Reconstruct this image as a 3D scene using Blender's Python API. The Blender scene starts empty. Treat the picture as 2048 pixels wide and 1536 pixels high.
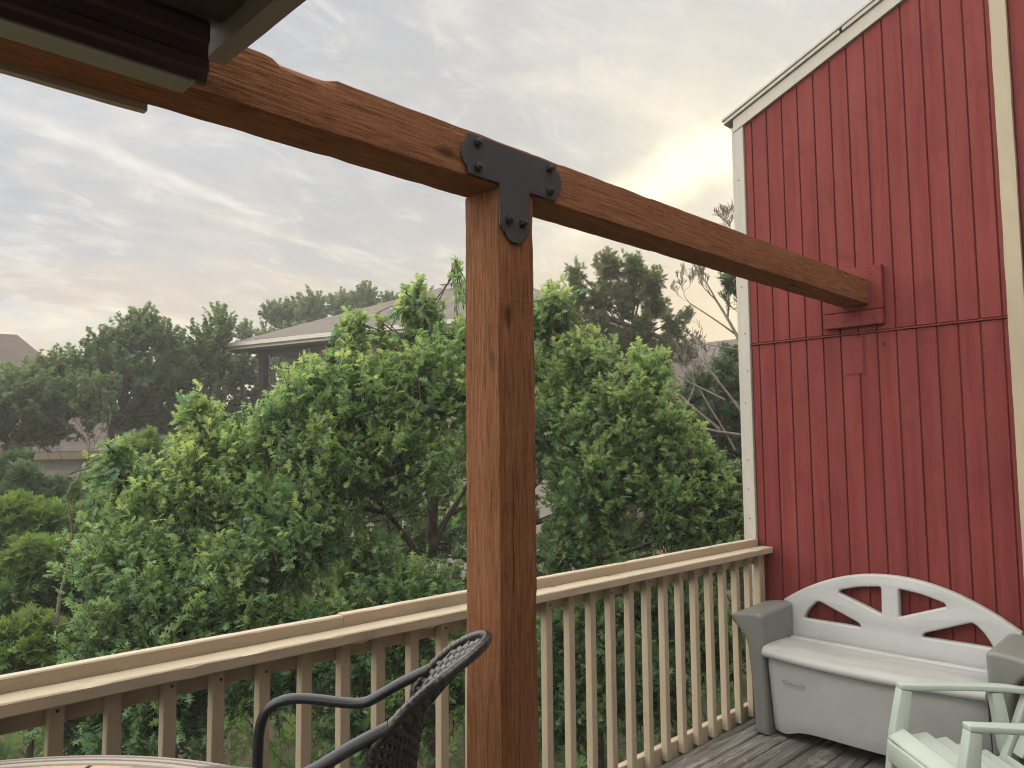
import bpy, bmesh, math, random
import numpy as np
from mathutils import Vector, Matrix, noise

sc = bpy.context.scene
COL = sc.collection
R = math.radians
random.seed(7)

# ------------------------------------------------------------------ camera
CAM_H = 1.6
F_PX = 1525.0
ROT = Matrix(((0.7154844546, -0.0511713020, -0.6967521030),
              (-0.6985845170, -0.0636128347, -0.7126942401),
              (-0.0078528842, 0.9966618810, -0.0812614736)))
cam = bpy.data.cameras.new('camera')
cam.sensor_width = 36.0
cam.lens = F_PX / 2048.0 * 36.0
cam.clip_start = 0.05
cam.clip_end = 2000.0
camo = bpy.data.objects.new('camera', cam)
camo.matrix_world = Matrix.Translation((0, 0, CAM_H)) @ ROT.to_4x4()
COL.objects.link(camo)
sc.camera = camo

# ------------------------------------------------------------------ world
SUN_AZ = R(-50)        # azimuth of the bright overcast sky, clockwise from +Y
SUN_EL = R(56)
world = bpy.data.worlds.new('World')
sc.world = world
world.use_nodes = True


def build_world():
    nt = world.node_tree
    nt.nodes.clear()
    N = nt.nodes.new
    L = nt.links.new

    def val(x):
        n = N('ShaderNodeValue'); n.outputs[0].default_value = x; return n.outputs[0]

    def m(op, a, b=None, c=None, clamp=False):
        n = N('ShaderNodeMath'); n.operation = op; n.use_clamp = clamp
        for i, s in enumerate((a, b, c)):
            if s is None:
                continue
            if isinstance(s, (int, float)):
                n.inputs[i].default_value = s
            else:
                L(s, n.inputs[i])
        return n.outputs[0]

    def mixc(fac, a, b):
        n = N('ShaderNodeMix'); n.data_type = 'RGBA'
        for s, i in ((fac, 0), (a, 6), (b, 7)):
            if isinstance(s, (int, float)):
                n.inputs[i].default_value = s
            elif isinstance(s, tuple):
                n.inputs[i].default_value = (*s, 1)
            else:
                L(s, n.inputs[i])
        return n.outputs[2]

    def smooth(x, a, b):
        n = N('ShaderNodeMapRange'); n.interpolation_type = 'SMOOTHSTEP'
        L(x, n.inputs[0]); n.inputs[1].default_value = a; n.inputs[2].default_value = b
        return n.outputs[0]

    def dot(v, c):
        n = N('ShaderNodeVectorMath'); n.operation = 'DOT_PRODUCT'
        L(v, n.inputs[0]); n.inputs[1].default_value = c
        return n.outputs['Value']

    def noise_tex(v, scale, detail=6, rough=0.6, dist=0.0):
        n = N('ShaderNodeTexNoise'); n.inputs['Scale'].default_value = scale
        n.inputs['Detail'].default_value = detail; n.inputs['Roughness'].default_value = rough
        n.inputs['Distortion'].default_value = dist
        L(v, n.inputs['Vector'])
        return n.outputs[0]

    tc = N('ShaderNodeTexCoord').outputs['Generated']
    sep = N('ShaderNodeSeparateXYZ'); L(tc, sep.inputs[0])
    dx, dy, dz = sep.outputs
    zc = m('MAXIMUM', dz, 0.0)
    den = m('ADD', zc, 0.20)
    px = m('DIVIDE', dx, den); py = m('DIVIDE', dy, den)
    comb = N('ShaderNodeCombineXYZ'); L(px, comb.inputs[0]); L(py, comb.inputs[1])
    P = comb.outputs[0]

    def mapped(rot, sc_, loc=(0, 0, 0)):
        n = N('ShaderNodeMapping'); L(P, n.inputs[0])
        n.inputs['Rotation'].default_value = (0, 0, rot)
        n.inputs['Scale'].default_value = sc_
        n.inputs['Location'].default_value = loc
        return n.outputs[0]

    # base: warm haze low, pale grey-lavender high
    ramp = N('ShaderNodeValToRGB')
    cr = ramp.color_ramp
    cr.elements[0].position = 0.0; cr.elements[0].color = (0.60, 0.47, 0.31, 1)
    cr.elements[1].position = 1.0; cr.elements[1].color = (0.57, 0.585, 0.61, 1)
    for p_, c_ in ((0.14, (0.66, 0.53, 0.39, 1)), (0.24, (0.63, 0.575, 0.50, 1)), (0.36, (0.60, 0.59, 0.575, 1)), (0.5, (0.585, 0.59, 0.595, 1))):
        e = cr.elements.new(p_); e.color = c_
    L(zc, ramp.inputs[0])
    col = ramp.outputs[0]
    # broad blue-grey sheets
    n1 = noise_tex(mapped(R(35), (0.55, 1.0, 1), (0.3, 1.7, 0)), 0.9, 5, 0.55, 0.4)
    col = mixc(m('MULTIPLY', smooth(n1, 0.42, 0.58), 0.75), col, (0.455, 0.468, 0.488))
    # thin cream cloud, streaked
    n2 = noise_tex(mapped(R(-28), (0.8, 1.35, 1), (7.7, 5.1, 0)), 1.25, 9, 0.58, 0.5)
    creamy = mixc(smooth(zc, 0.1, 0.5), (0.96, 0.80, 0.58), (0.93, 0.87, 0.75))
    col = mixc(m('MULTIPLY', smooth(n2, 0.48, 0.66), 0.85), col, creamy)
    # small mackerel ripples
    n3 = noise_tex(mapped(R(20), (1.6, 2.2, 1), (2.0, 7.0, 0)), 2.6, 7, 0.62, 0.4)
    n3m = noise_tex(mapped(0, (1, 1, 1), (9.0, 3.0, 0)), 1.1, 2, 0.5)
    col = mixc(m('MULTIPLY', m('MULTIPLY', smooth(n3, 0.46, 0.70), smooth(n3m, 0.42, 0.58)), 0.6), col, (0.80, 0.75, 0.63))
    # fine torn edges over everything
    n4 = noise_tex(mapped(R(-20), (1.0, 1.5, 1), (5.0, 2.0, 0)), 5.5, 9, 0.7, 0.6)
    col = mixc(m('MULTIPLY', smooth(n4, 0.50, 0.68), 0.5), col, (0.92, 0.85, 0.73))
    col = mixc(m('MULTIPLY', smooth(n4, 0.50, 0.32), 0.40), col, (0.47, 0.475, 0.49))
    # contrail, a thin line across the cloud sheet
    d1 = Vector((0.1572, 0.9211, 0.3561)); d2 = Vector((0.4283, 0.8597, 0.2784))
    nn = d1.cross(d2).normalized()
    along = (d2 - d1).normalized()
    wob = m('MULTIPLY', m('SUBTRACT', noise_tex(tc, 22, 4, 0.6), 0.5), 0.018)
    dist = m('ABSOLUTE', m('ADD', dot(tc, nn), wob))
    t = dot(tc, along)
    t0 = d1.dot(along); t1 = d2.dot(along)
    wid = N('ShaderNodeMapRange'); L(t, wid.inputs[0])
    wid.inputs[1].default_value = t0; wid.inputs[2].default_value = t1
    wid.inputs[3].default_value = 0.015; wid.inputs[4].default_value = 0.006
    core = m('SUBTRACT', 1.0, m('DIVIDE', dist, wid.outputs[0]), clamp=True)
    ends = m('MULTIPLY', smooth(t, t1 + 0.012, t1 - 0.03), smooth(t, t0 - 0.6, t0 + 0.12))
    streak = m('MULTIPLY', m('MULTIPLY', core, ends), noise_tex(tc, 30, 5, 0.65))
    col = mixc(m('MULTIPLY', streak, 1.05, clamp=True), col, (0.95, 0.90, 0.78))
    # the sun behind the cloud sheet
    g = Vector((0.825, 0.455, 0.322)).normalized()
    gd = dot(tc, g)
    g1 = m('POWER', m('MAXIMUM', gd, 0.0), 9.0)
    g2 = m('POWER', m('MAXIMUM', gd, 0.0), 75.0)
    b1 = Vector((0.7563, 0.5829, 0.2971)); b2 = Vector((0.8209, 0.4440, 0.3591))
    bn = b1.cross(b2).normalized()
    bw = m('MULTIPLY', m('SUBTRACT', noise_tex(tc, 8, 7, 0.65), 0.5), 0.075)
    band = m('SUBTRACT', 1.0, m('DIVIDE', m('ABSOLUTE', m('ADD', dot(tc, bn), bw)), 0.048), clamp=True)
    col = mixc(m('MULTIPLY', g1, 0.22, clamp=True), col, (0.93, 0.77, 0.48))
    low = m('MULTIPLY', m('POWER', m('MAXIMUM', gd, 0.0), 14.0), smooth(zc, 0.36, 0.08))
    col = mixc(m('MULTIPLY', low, 0.75, clamp=True), col, (0.98, 0.74, 0.36))
    gap = m('MULTIPLY', g2, m('ADD', m('MULTIPLY', m('POWER', band, 1.6), 1.7), 0.22), clamp=True)
    col = mixc(gap, col, (1.55, 1.34, 0.86))

    sky = N('ShaderNodeTexSky'); sky.sky_type = 'NISHITA'; sky.sun_disc = False
    sky.sun_elevation = SUN_EL; sky.sun_rotation = SUN_AZ
    bg1 = N('ShaderNodeBackground'); L(sky.outputs[0], bg1.inputs[0]); bg1.inputs[1].default_value = 0.07
    bg2 = N('ShaderNodeBackground'); L(col, bg2.inputs[0]); bg2.inputs[1].default_value = SKY
    mx = N('ShaderNodeMixShader'); mx.inputs[0].default_value = 0.94
    L(bg1.outputs[0], mx.inputs[1]); L(bg2.outputs[0], mx.inputs[2])
    out = N('ShaderNodeOutputWorld'); L(mx.outputs[0], out.inputs[0])


EXPOSURE = 2.25
SKY = 1.07 / (2 ** EXPOSURE)
build_world()

sun = bpy.data.lights.new('sun', 'SUN')
sun.energy = 1.5
sun.angle = R(140)
sun.color = (1.0, 0.95, 0.86)
suno = bpy.data.objects.new('sun', sun)
sd = Vector((math.sin(SUN_AZ) * math.cos(SUN_EL), math.cos(SUN_AZ) * math.cos(SUN_EL), math.sin(SUN_EL)))
suno.rotation_euler = (-sd).to_track_quat('-Z', 'Y').to_euler()
suno.location = (0, 0, 30)
COL.objects.link(suno)

sc.view_settings.view_transform = 'Standard'
sc.view_settings.look = 'None'
sc.view_settings.exposure = EXPOSURE
sc.view_settings.gamma = 1.0
sc.view_settings.use_curve_mapping = False
sc.render.engine = 'CYCLES'
cy = sc.cycles
cy.max_bounces = 5; cy.diffuse_bounces = 3; cy.glossy_bounces = 2
cy.transmission_bounces = 3; cy.transparent_max_bounces = 4
cy.use_adaptive_sampling = True; cy.adaptive_threshold = 0.02
cy.filter_width = 1.1
cy.caustics_reflective = False; cy.caustics_refractive = False
cy.use_denoising = True
cy.volume_bounces = 0
cy.sample_clamp_indirect = 6.0


def at(px, py, d):
    """point at horizontal distance d from the viewer in the direction of a photo pixel"""
    v = ROT @ Vector((px - 1024.0, 768.0 - py, -F_PX))
    h = math.hypot(v.x, v.y)
    return Vector((0, 0, CAM_H)) + v * (d / h)


def pxsize(px, d):
    return px / F_PX * d


# ------------------------------------------------------------------ material helpers
class Mat:
    def __init__(s, name, rough=0.6, spec=0.4):
        s.m = bpy.data.materials.new(name); s.m.use_nodes = True
        s.nt = s.m.node_tree
        s.b = s.nt.nodes['Principled BSDF']
        s.out = s.nt.nodes['Material Output']
        s.b.inputs['Roughness'].default_value = rough
        s.b.inputs['Specular IOR Level'].default_value = spec
        s._tc = None

    def N(s, t):
        return s.nt.nodes.new(t)

    def L(s, a, b):
        s.nt.links.new(a, b)

    def tc(s, which='Object'):
        if s._tc is None:
            s._tc = s.N('ShaderNodeTexCoord')
        return s._tc.outputs[which]

    def coords(s, scale=(1, 1, 1), rnd=True, which='Object', rot=(0, 0, 0)):
        v = s.tc(which)
        if rnd:
            oi = s.N('ShaderNodeObjectInfo')
            vm = s.N('ShaderNodeVectorMath'); vm.operation = 'MULTIPLY_ADD'
            cb = s.N('ShaderNodeCombineXYZ')
            for i in range(3):
                s.L(oi.outputs['Random'], cb.inputs[i])
            s.L(cb.outputs[0], vm.inputs[0]); vm.inputs[1].default_value = (17.3, 31.7, 11.9)
            s.L(v, vm.inputs[2]); v = vm.outputs[0]
        mp = s.N('ShaderNodeMapping'); s.L(v, mp.inputs[0])
        mp.inputs['Scale'].default_value = scale
        mp.inputs['Rotation'].default_value = rot
        return mp.outputs[0]

    def noise(s, v, scale=1, detail=5, rough=0.6, dist=0):
        n = s.N('ShaderNodeTexNoise'); s.L(v, n.inputs['Vector'])
        n.inputs['Scale'].default_value = scale; n.inputs['Detail'].default_value = detail
        n.inputs['Roughness'].default_value = rough; n.inputs['Distortion'].default_value = dist
        return n.outputs[0]

    def voro(s, v, scale=1, feature='F1', out='Distance'):
        n = s.N('ShaderNodeTexVoronoi'); n.feature = feature
        s.L(v, n.inputs['Vector']); n.inputs['Scale'].default_value = scale
        return n.outputs[out]

    def ramp(s, f, stops):
        n = s.N('ShaderNodeValToRGB'); s.L(f, n.inputs[0])
        e = n.color_ramp.elements
        while len(e) < len(stops):
            e.new(0.5)
        for i, (p, c) in enumerate(stops):
            e[i].position = p
            e[i].color = (*c, 1) if isinstance(c, tuple) else (c, c, c, 1)
        return n.outputs[0]

    def mix(s, f, a, b, mode='MIX'):
        n = s.N('ShaderNodeMix'); n.data_type = 'RGBA'; n.blend_type = mode
        for v, i in ((f, 0), (a, 6), (b, 7)):
            if isinstance(v, (int, float)):
                n.inputs[i].default_value = v
            elif isinstance(v, tuple):
                n.inputs[i].default_value = (*v, 1)
            else:
                s.L(v, n.inputs[i])
        return n.outputs[2]

    def math(s, op, a, b=None, clamp=False):
        n = s.N('ShaderNodeMath'); n.operation = op; n.use_clamp = clamp
        for i, v in enumerate((a, b)):
            if v is None:
                continue
            if isinstance(v, (int, float)):
                n.inputs[i].default_value = v
            else:
                s.L(v, n.inputs[i])
        return n.outputs[0]

    def rnd(s):
        return s.N('ShaderNodeObjectInfo').outputs['Random']

    def color(s, c):
        if isinstance(c, tuple):
            s.b.inputs['Base Color'].default_value = (*c, 1)
        else:
            s.L(c, s.b.inputs['Base Color'])

    def rough(s, f, lo, hi):
        n = s.N('ShaderNodeMapRange'); s.L(f, n.inputs[0])
        n.inputs[3].default_value = lo; n.inputs[4].default_value = hi
        s.L(n.outputs[0], s.b.inputs['Roughness'])

    def bump(s, h, dist=0.002, strength=1.0, prev=None):
        n = s.N('ShaderNodeBump'); s.L(h, n.inputs['Height'])
        n.inputs['Distance'].default_value = dist; n.inputs['Strength'].default_value = strength
        if prev is not None:
            s.L(prev, n.inputs['Normal'])
        s.L(n.outputs[0], s.b.inputs['Normal'])
        return n.outputs[0]


M = {}


def wood_rough(name, axis, dark, mid, light, rough=0.75, deep=0.005):
    """rough-sawn stained cedar, grain along an axis"""
    k = Mat(name, rough, 0.12)
    lo, hi = 7.0, 150.0
    s = [hi, hi, hi]; s[axis] = lo
    v = k.coords(tuple(s), rnd=False)
    g = k.noise(v, 1.0, 7, 0.72, 0.6)
    s2 = [14.0] * 3; s2[axis] = 0.55
    g2 = k.noise(k.coords(tuple(s2), rnd=False), 1.0, 4, 0.6, 1.4)
    big = k.noise(k.coords((2.3, 2.3, 2.3), rnd=False), 1.0, 4, 0.6)
    c = k.ramp(g, [(0.34, tuple(x * 0.6 for x in dark)), (0.42, dark), (0.50, mid), (0.64, light)])
    c = k.mix(k.math('MULTIPLY', k.ramp(g2, [(0.45, 0.0), (0.68, 1.0)]), 0.35), c, dark)
    c = k.mix(k.math('MULTIPLY', k.ramp(big, [(0.35, 0.0), (0.7, 1.0)]), 0.35), c, light)
    # knots
    s3 = [7.0] * 3; s3[axis] = 2.6
    vk = k.coords(tuple(s3), rnd=False)
    kd = k.voro(vk, 1.0)
    km = k.ramp(kd, [(0.05, 1.0), (0.13, 0.0)])
    c = k.mix(k.math('MULTIPLY', km, 0.75), c, tuple(x * 0.30 for x in dark))
    # drying cracks
    s6 = [75.0] * 3; s6[axis] = 1.1
    ck = k.ramp(k.noise(k.coords(tuple(s6), rnd=False), 1.0, 3, 0.5, 0.3), [(0.285, 1.0), (0.31, 0.0)])
    c = k.mix(k.math('MULTIPLY', ck, 0.8), c, tuple(x * 0.22 for x in dark))
    # saw marks across the grain
    s4 = [6.0] * 3; s4[axis] = 150.0
    saw = k.noise(k.coords(tuple(s4), rnd=False), 1.0, 2, 0.5)
    c = k.mix(k.math('MULTIPLY', k.ramp(saw, [(0.55, 0.0), (0.70, 1.0)]), 0.22), c, light)
    k.color(c)
    h = k.math('ADD', k.math('MULTIPLY', g, 1.0), k.math('MULTIPLY', saw, 0.22))
    h = k.math('ADD', h, k.math('MULTIPLY', km, -0.5))
    h = k.math('ADD', h, k.math('MULTIPLY', ck, -0.8))
    k.bump(h, deep, 1.0)
    return k.m


CED = ((0.116, 0.045, 0.0185), (0.205, 0.084, 0.036), (0.275, 0.132, 0.066))
M['cedar_x'] = wood_rough('cedar grain x', 0, *CED)
M['cedar_z'] = wood_rough('cedar grain z', 2, *CED, deep=0.007)


def paint(name, base, var=0.06, rough=0.5, axis=2, grain=0.0012, dirt=(0.2, 0.16, 0.11), dirt_amt=0.25, tone=0.1):
    k = Mat(name, rough, 0.35)
    s = [60.0] * 3; s[axis] = 3.0
    g = k.noise(k.coords(tuple(s)), 1.0, 5, 0.65, 0.4)
    big = k.noise(k.coords((3.2, 3.2, 1.6)), 1.0, 6, 0.65)
    fine = k.noise(k.coords((55, 55, 55)), 1.0, 4, 0.6)
    c = k.mix(k.ramp(big, [(0.3, 0.0), (0.75, 1.0)]), tuple(x * (1 - var) for x in base), tuple(min(1, x * (1 + var)) for x in base))
    c = k.mix(k.math('MULTIPLY', k.ramp(fine, [(0.60, 0.0), (0.78, 1.0)]), dirt_amt), c, dirt)
    s5 = [26.0] * 3; s5[axis] = 2.2
    stain = k.noise(k.coords(tuple(s5)), 1.0, 6, 0.7, 0.5)
    c = k.mix(k.math('MULTIPLY', k.ramp(stain, [(0.50, 0.0), (0.74, 1.0)]), min(1.0, dirt_amt * 1.6)), c, tuple(x * 0.62 for x in base))
    chip = k.noise(k.coords((34, 34, 34)), 1.0, 3, 0.7, 0.6)
    c = k.mix(k.ramp(chip, [(0.725, 0.0), (0.75, 1.0)]), c, tuple(x * 0.38 for x in base))
    hs = k.N('ShaderNodeHueSaturation'); k.L(c, hs.inputs['Color'])
    n = k.N('ShaderNodeMapRange'); k.L(k.rnd(), n.inputs[0]); n.inputs[3].default_value = 1 - tone; n.inputs[4].default_value = 1 + tone * 0.6
    k.L(n.outputs[0], hs.inputs['Value'])
    k.color(hs.outputs[0])
    k.rough(fine, rough - 0.1, rough + 0.15)
    k.bump(k.math('ADD', g, k.math('MULTIPLY', fine, 0.4)), grain, 0.8)
    return k.m


M['cream'] = paint('cream paint', (0.415, 0.345, 0.25), 0.07, 0.5, 2, 0.0010, (0.30, 0.21, 0.13), 0.22, 0.05)
M['cream_x'] = paint('cream paint long boards', (0.415, 0.345, 0.25), 0.07, 0.5, 0, 0.0014, (0.30, 0.21, 0.13), 0.25, 0.04)
M['beige'] = paint('beige trim paint', (0.34, 0.29, 0.205), 0.12, 0.6, 2, 0.0016, (0.25, 0.2, 0.14), 0.25, 0.03)
M['barge'] = paint('beige board paint with roof shade and dirt', (0.20, 0.182, 0.14), 0.12, 0.6, 1, 0.0016, (0.10, 0.085, 0.065), 0.4, 0.03)  # beige darkened to carry the shade under the roof, plus random dirt specks
M['white'] = paint('off white trim paint', (0.38, 0.36, 0.32), 0.05, 0.55, 2, 0.0010, (0.3, 0.27, 0.22), 0.18, 0.03)


def red_paint(name):
    k = Mat(name, 0.68, 0.14)
    big = k.noise(k.coords((2.2, 2.2, 0.9)), 1.0, 6, 0.65)
    wash = k.noise(k.coords((22, 22, 1.0)), 1.0, 6, 0.7)
    blot = k.noise(k.coords((7, 7, 5)), 1.0, 6, 0.7, 0.5)
    cross = k.noise(k.coords((30, 30, 170)), 1.0, 4, 0.65)
    fine = k.noise(k.coords((90, 90, 90)), 1.0, 3, 0.6)
    c = k.mix(k.ramp(big, [(0.3, 0.0), (0.72, 1.0)]), (0.134, 0.0235, 0.0225), (0.178, 0.036, 0.033))
    c = k.mix(k.math('MULTIPLY', k.ramp(wash, [(0.44, 0.0), (0.72, 1.0)]), 0.55), c, (0.182, 0.054, 0.047))
    c = k.mix(k.math('MULTIPLY', k.ramp(wash, [(0.30, 1.0), (0.46, 0.0)]), 0.45), c, (0.082, 0.015, 0.016))
    c = k.mix(k.math('MULTIPLY', k.ramp(blot, [(0.52, 0.0), (0.70, 1.0)]), 0.45), c, (0.094, 0.019, 0.020))
    c = k.mix(k.math('MULTIPLY', k.ramp(cross, [(0.56, 0.0), (0.72, 1.0)]), 0.30), c, (0.084, 0.016, 0.017))
    spot = k.voro(k.coords((4.2, 4.2, 2.4)), 1.0)
    c = k.mix(k.ramp(spot, [(0.030, 1.0), (0.045, 0.0)]), c, (0.045, 0.012, 0.012))
    hs = k.N('ShaderNodeHueSaturation'); k.L(c, hs.inputs['Color'])
    n = k.N('ShaderNodeMapRange'); k.L(k.rnd(), n.inputs[0]); n.inputs[3].default_value = 0.96; n.inputs[4].default_value = 1.04
    k.L(n.outputs[0], hs.inputs['Value'])
    k.color(hs.outputs[0])
    h = k.math('ADD', k.math('MULTIPLY', cross, 0.7), k.math('MULTIPLY', fine, 0.6))
    k.bump(h, 0.002, 0.9)
    return k.m


M['red'] = red_paint('barn red siding paint')


def simple(name, c, rough=0.5, spec=0.4, metallic=0.0, nscale=40.0, bump=0.0004, var=0.1):
    k = Mat(name, rough, spec)
    k.b.inputs['Metallic'].default_value = metallic
    n = k.noise(k.coords((nscale,) * 3), 1.0, 4, 0.6)
    big = k.noise(k.coords((4, 4, 4)), 1.0, 5, 0.65)
    cc = k.mix(k.ramp(big, [(0.3, 0.0), (0.7, 1.0)]), tuple(x * (1 - var) for x in c), tuple(min(1, x * (1 + var)) for x in c))
    k.color(cc)
    k.rough(n, max(0.05, rough - 0.1), rough + 0.1)
    if bump:
        k.bump(n, bump, 0.6)
    return k.m


M['iron'] = simple('black powder coated iron', (0.034, 0.034, 0.037), 0.55, 0.4, 0, 220, 0.0004, 0.15)
M['bolt'] = simple('dark bolt steel', (0.03, 0.03, 0.032), 0.42, 0.5, 0.3, 90, 0.0003, 0.2)
M['tube'] = simple('black powder coated tube', (0.020, 0.022, 0.027), 0.38, 0.5, 0, 160, 0.0003, 0.1)
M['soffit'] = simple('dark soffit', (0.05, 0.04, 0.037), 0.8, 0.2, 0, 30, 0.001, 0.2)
M['maroon'] = simple('dark maroon fascia', (0.055, 0.031, 0.031), 0.6, 0.3, 0, 40, 0.0006, 0.15)
M['gutter'] = simple('grey green gutter metal', (0.20, 0.205, 0.16), 0.5, 0.4, 0, 40, 0.0004, 0.15)
M['chairgreen'] = simple('pale green moulded plastic', (0.39, 0.445, 0.395), 0.42, 0.4, 0, 120, 0.0004, 0.05)
M['taupe'] = simple('taupe house paint', (0.30, 0.27, 0.235), 0.7, 0.3, 0, 30, 0.001, 0.08)
M['pane'] = simple('dark window glass', (0.03, 0.035, 0.04), 0.06, 0.6, 0, 3, 0, 0.1)
M['darkmetal'] = simple('dark bronze metal', (0.035, 0.03, 0.028), 0.5, 0.4, 0, 30, 0.0003, 0.1)
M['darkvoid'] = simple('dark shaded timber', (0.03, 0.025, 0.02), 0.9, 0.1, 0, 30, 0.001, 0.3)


def plastic(name, c, dirt, amt):
    k = Mat(name, 0.5, 0.35)
    fine = k.noise(k.coords((160, 160, 160), rnd=False), 1.0, 3, 0.6)
    st = k.noise(k.coords((16, 2.0, 16), rnd=False), 1.0, 6, 0.7, 0.6)
    geo = k.N('ShaderNodeNewGeometry')
    sp = k.N('ShaderNodeSeparateXYZ'); k.L(geo.outputs['Normal'], sp.inputs[0])
    up = k.ramp(sp.outputs[2], [(0.5, 0.0), (0.9, 1.0)])
    big = k.noise(k.coords((3, 3, 3), rnd=False), 1.0, 5, 0.65)
    cc = k.mix(k.ramp(big, [(0.3, 0.0), (0.7, 1.0)]), tuple(x * 0.93 for x in c), tuple(x * 1.05 for x in c))
    d = k.math('MULTIPLY', k.math('MULTIPLY', up, k.ramp(st, [(0.40, 0.0), (0.72, 1.0)])), amt)
    cc = k.mix(d, cc, dirt)
    scuff = k.noise(k.coords((30, 9, 30), rnd=False), 1.0, 7, 0.75, 0.8)
    cc = k.mix(k.math('MULTIPLY', k.ramp(scuff, [(0.56, 0.0), (0.76, 1.0)]), 0.30), cc, tuple(x * 0.6 for x in dirt))
    k.color(cc)
    k.rough(fine, 0.42, 0.62)
    k.bump(fine, 0.0005, 0.7)
    return k.m


M['benchlight'] = plastic('light grey moulded plastic', (0.385, 0.396, 0.392), (0.28, 0.245, 0.20), 0.8)
M['benchdark'] = plastic('darker grey moulded plastic', (0.180, 0.186, 0.174), (0.20, 0.185, 0.16), 0.5)


def deck_wood():
    k = Mat('weathered grey deck wood', 0.85, 0.15)
    g = k.noise(k.coords((1.6, 34, 34)), 1.0, 8, 0.72, 1.2)
    g2 = k.noise(k.coords((0.9, 11, 11)), 1.0, 5, 0.65, 1.6)
    wear = k.noise(k.coords((2.4, 9, 9)), 1.0, 6, 0.7, 0.8)
    c = k.ramp(g, [(0.28, (0.012, 0.010, 0.009)), (0.42, (0.072, 0.065, 0.058)), (0.56, (0.160, 0.149, 0.135)), (0.72, (0.30, 0.288, 0.268))])
    c = k.mix(k.math('MULTIPLY', k.ramp(g2, [(0.42, 0.0), (0.62, 1.0)]), 0.5), c, (0.050, 0.045, 0.040))
    c = k.mix(k.math('MULTIPLY', k.ramp(wear, [(0.55, 0.0), (0.72, 1.0)]), 0.55), c, (0.40, 0.375, 0.34))
    hs = k.N('ShaderNodeHueSaturation'); k.L(c, hs.inputs['Color'])
    n = k.N('ShaderNodeMapRange'); k.L(k.rnd(), n.inputs[0]); n.inputs[3].default_value = 0.8; n.inputs[4].default_value = 1.45
    k.L(n.outputs[0], hs.inputs['Value'])
    k.color(hs.outputs[0])
    k.bump(k.math('ADD', g, k.math('MULTIPLY', g2, 0.8)), 0.004, 1.0)
    return k.m


M['deck'] = deck_wood()


def wicker_mat():
    k = Mat('woven dark resin strand', 0.30, 0.6)
    n = k.noise(k.coords((60, 60, 60), rnd=False), 1.0, 4, 0.6)
    k.color(k.ramp(n, [(0.35, (0.008, 0.007, 0.007)), (0.65, (0.030, 0.026, 0.025))]))
    k.bump(k.noise(k.coords((260, 260, 260), rnd=False), 1.0, 2, 0.5), 0.0006, 0.6)
    return k.m


M['wicker'] = wicker_mat()


def slate(name, stops):
    k = Mat(name, 0.55, 0.4)
    n = k.noise(k.coords((9, 9, 9)), 1.0, 7, 0.7, 0.8)
    f = k.noise(k.coords((70, 70, 70)), 1.0, 4, 0.6)
    k.color(k.ramp(n, stops))
    k.bump(k.math('ADD', n, k.math('MULTIPLY', f, 0.3)), 0.003, 0.7)
    return k.m


M['slate_a'] = slate('grey slate', [(0.3, (0.22, 0.22, 0.20)), (0.7, (0.42, 0.41, 0.37))])
M['slate_b'] = slate('rust slate', [(0.3, (0.30, 0.15, 0.08)), (0.55, (0.46, 0.28, 0.16)), (0.75, (0.34, 0.29, 0.24))])
M['slate_c'] = slate('plum slate', [(0.3, (0.20, 0.12, 0.10)), (0.7, (0.38, 0.24, 0.19))])
M['rim'] = simple('taupe table rim', (0.27, 0.235, 0.20), 0.45, 0.4, 0, 120, 0.0006, 0.08)
M['grout'] = simple('dark table grout', (0.09, 0.075, 0.065), 0.8, 0.2, 0, 90, 0.001, 0.2)


def bark(name, a, b, sc_=1.0):
    k = Mat(name, 0.9, 0.15)
    n = k.noise(k.coords((26 * sc_, 26 * sc_, 7 * sc_), rnd=False), 1.0, 6, 0.7, 0.8)
    k.color(k.ramp(n, [(0.32, a), (0.68, b)]))
    k.bump(n, 0.012, 0.9)
    return k.m


M['bark'] = bark('grey brown bark', (0.045, 0.038, 0.030), (0.135, 0.118, 0.095))
M['bark_dark'] = bark('dark bark', (0.022, 0.018, 0.014), (0.075, 0.06, 0.048))
M['bark_dead'] = bark('bleached dead wood', (0.10, 0.084, 0.068), (0.22, 0.19, 0.155))


def leaf_mat(name, tints, rough=0.42, trans=0.35, spec=0.45):
    """tints: three leaf colours picked by the mesh attribute 'tint' (0..1), an inborn colour of each leaf"""
    k = Mat(name, rough, spec)
    a = k.N('ShaderNodeAttribute'); a.attribute_name = 'tint'
    n = k.noise(k.coords((1.7, 1.7, 1.7), rnd=False, which='Object'), 1.0, 3, 0.5)
    f = k.math('ADD', a.outputs['Fac'], k.math('MULTIPLY', k.math('SUBTRACT', n, 0.5), 0.35))
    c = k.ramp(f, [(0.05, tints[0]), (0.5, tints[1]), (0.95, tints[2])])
    k.color(c)
    tr = k.N('ShaderNodeBsdfTranslucent')
    hs = k.N('ShaderNodeHueSaturation'); k.L(c, hs.inputs['Color'])
    hs.inputs['Hue'].default_value = 0.485; hs.inputs['Saturation'].default_value = 1.1; hs.inputs['Value'].default_value = 1.25
    k.L(hs.outputs[0], tr.inputs['Color'])
    mx = k.N('ShaderNodeMixShader'); mx.inputs[0].default_value = trans
    k.L(k.b.outputs[0], mx.inputs[1]); k.L(tr.outputs[0], mx.inputs[2])
    k.L(mx.outputs[0], k.out.inputs['Surface'])
    return k.m


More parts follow.
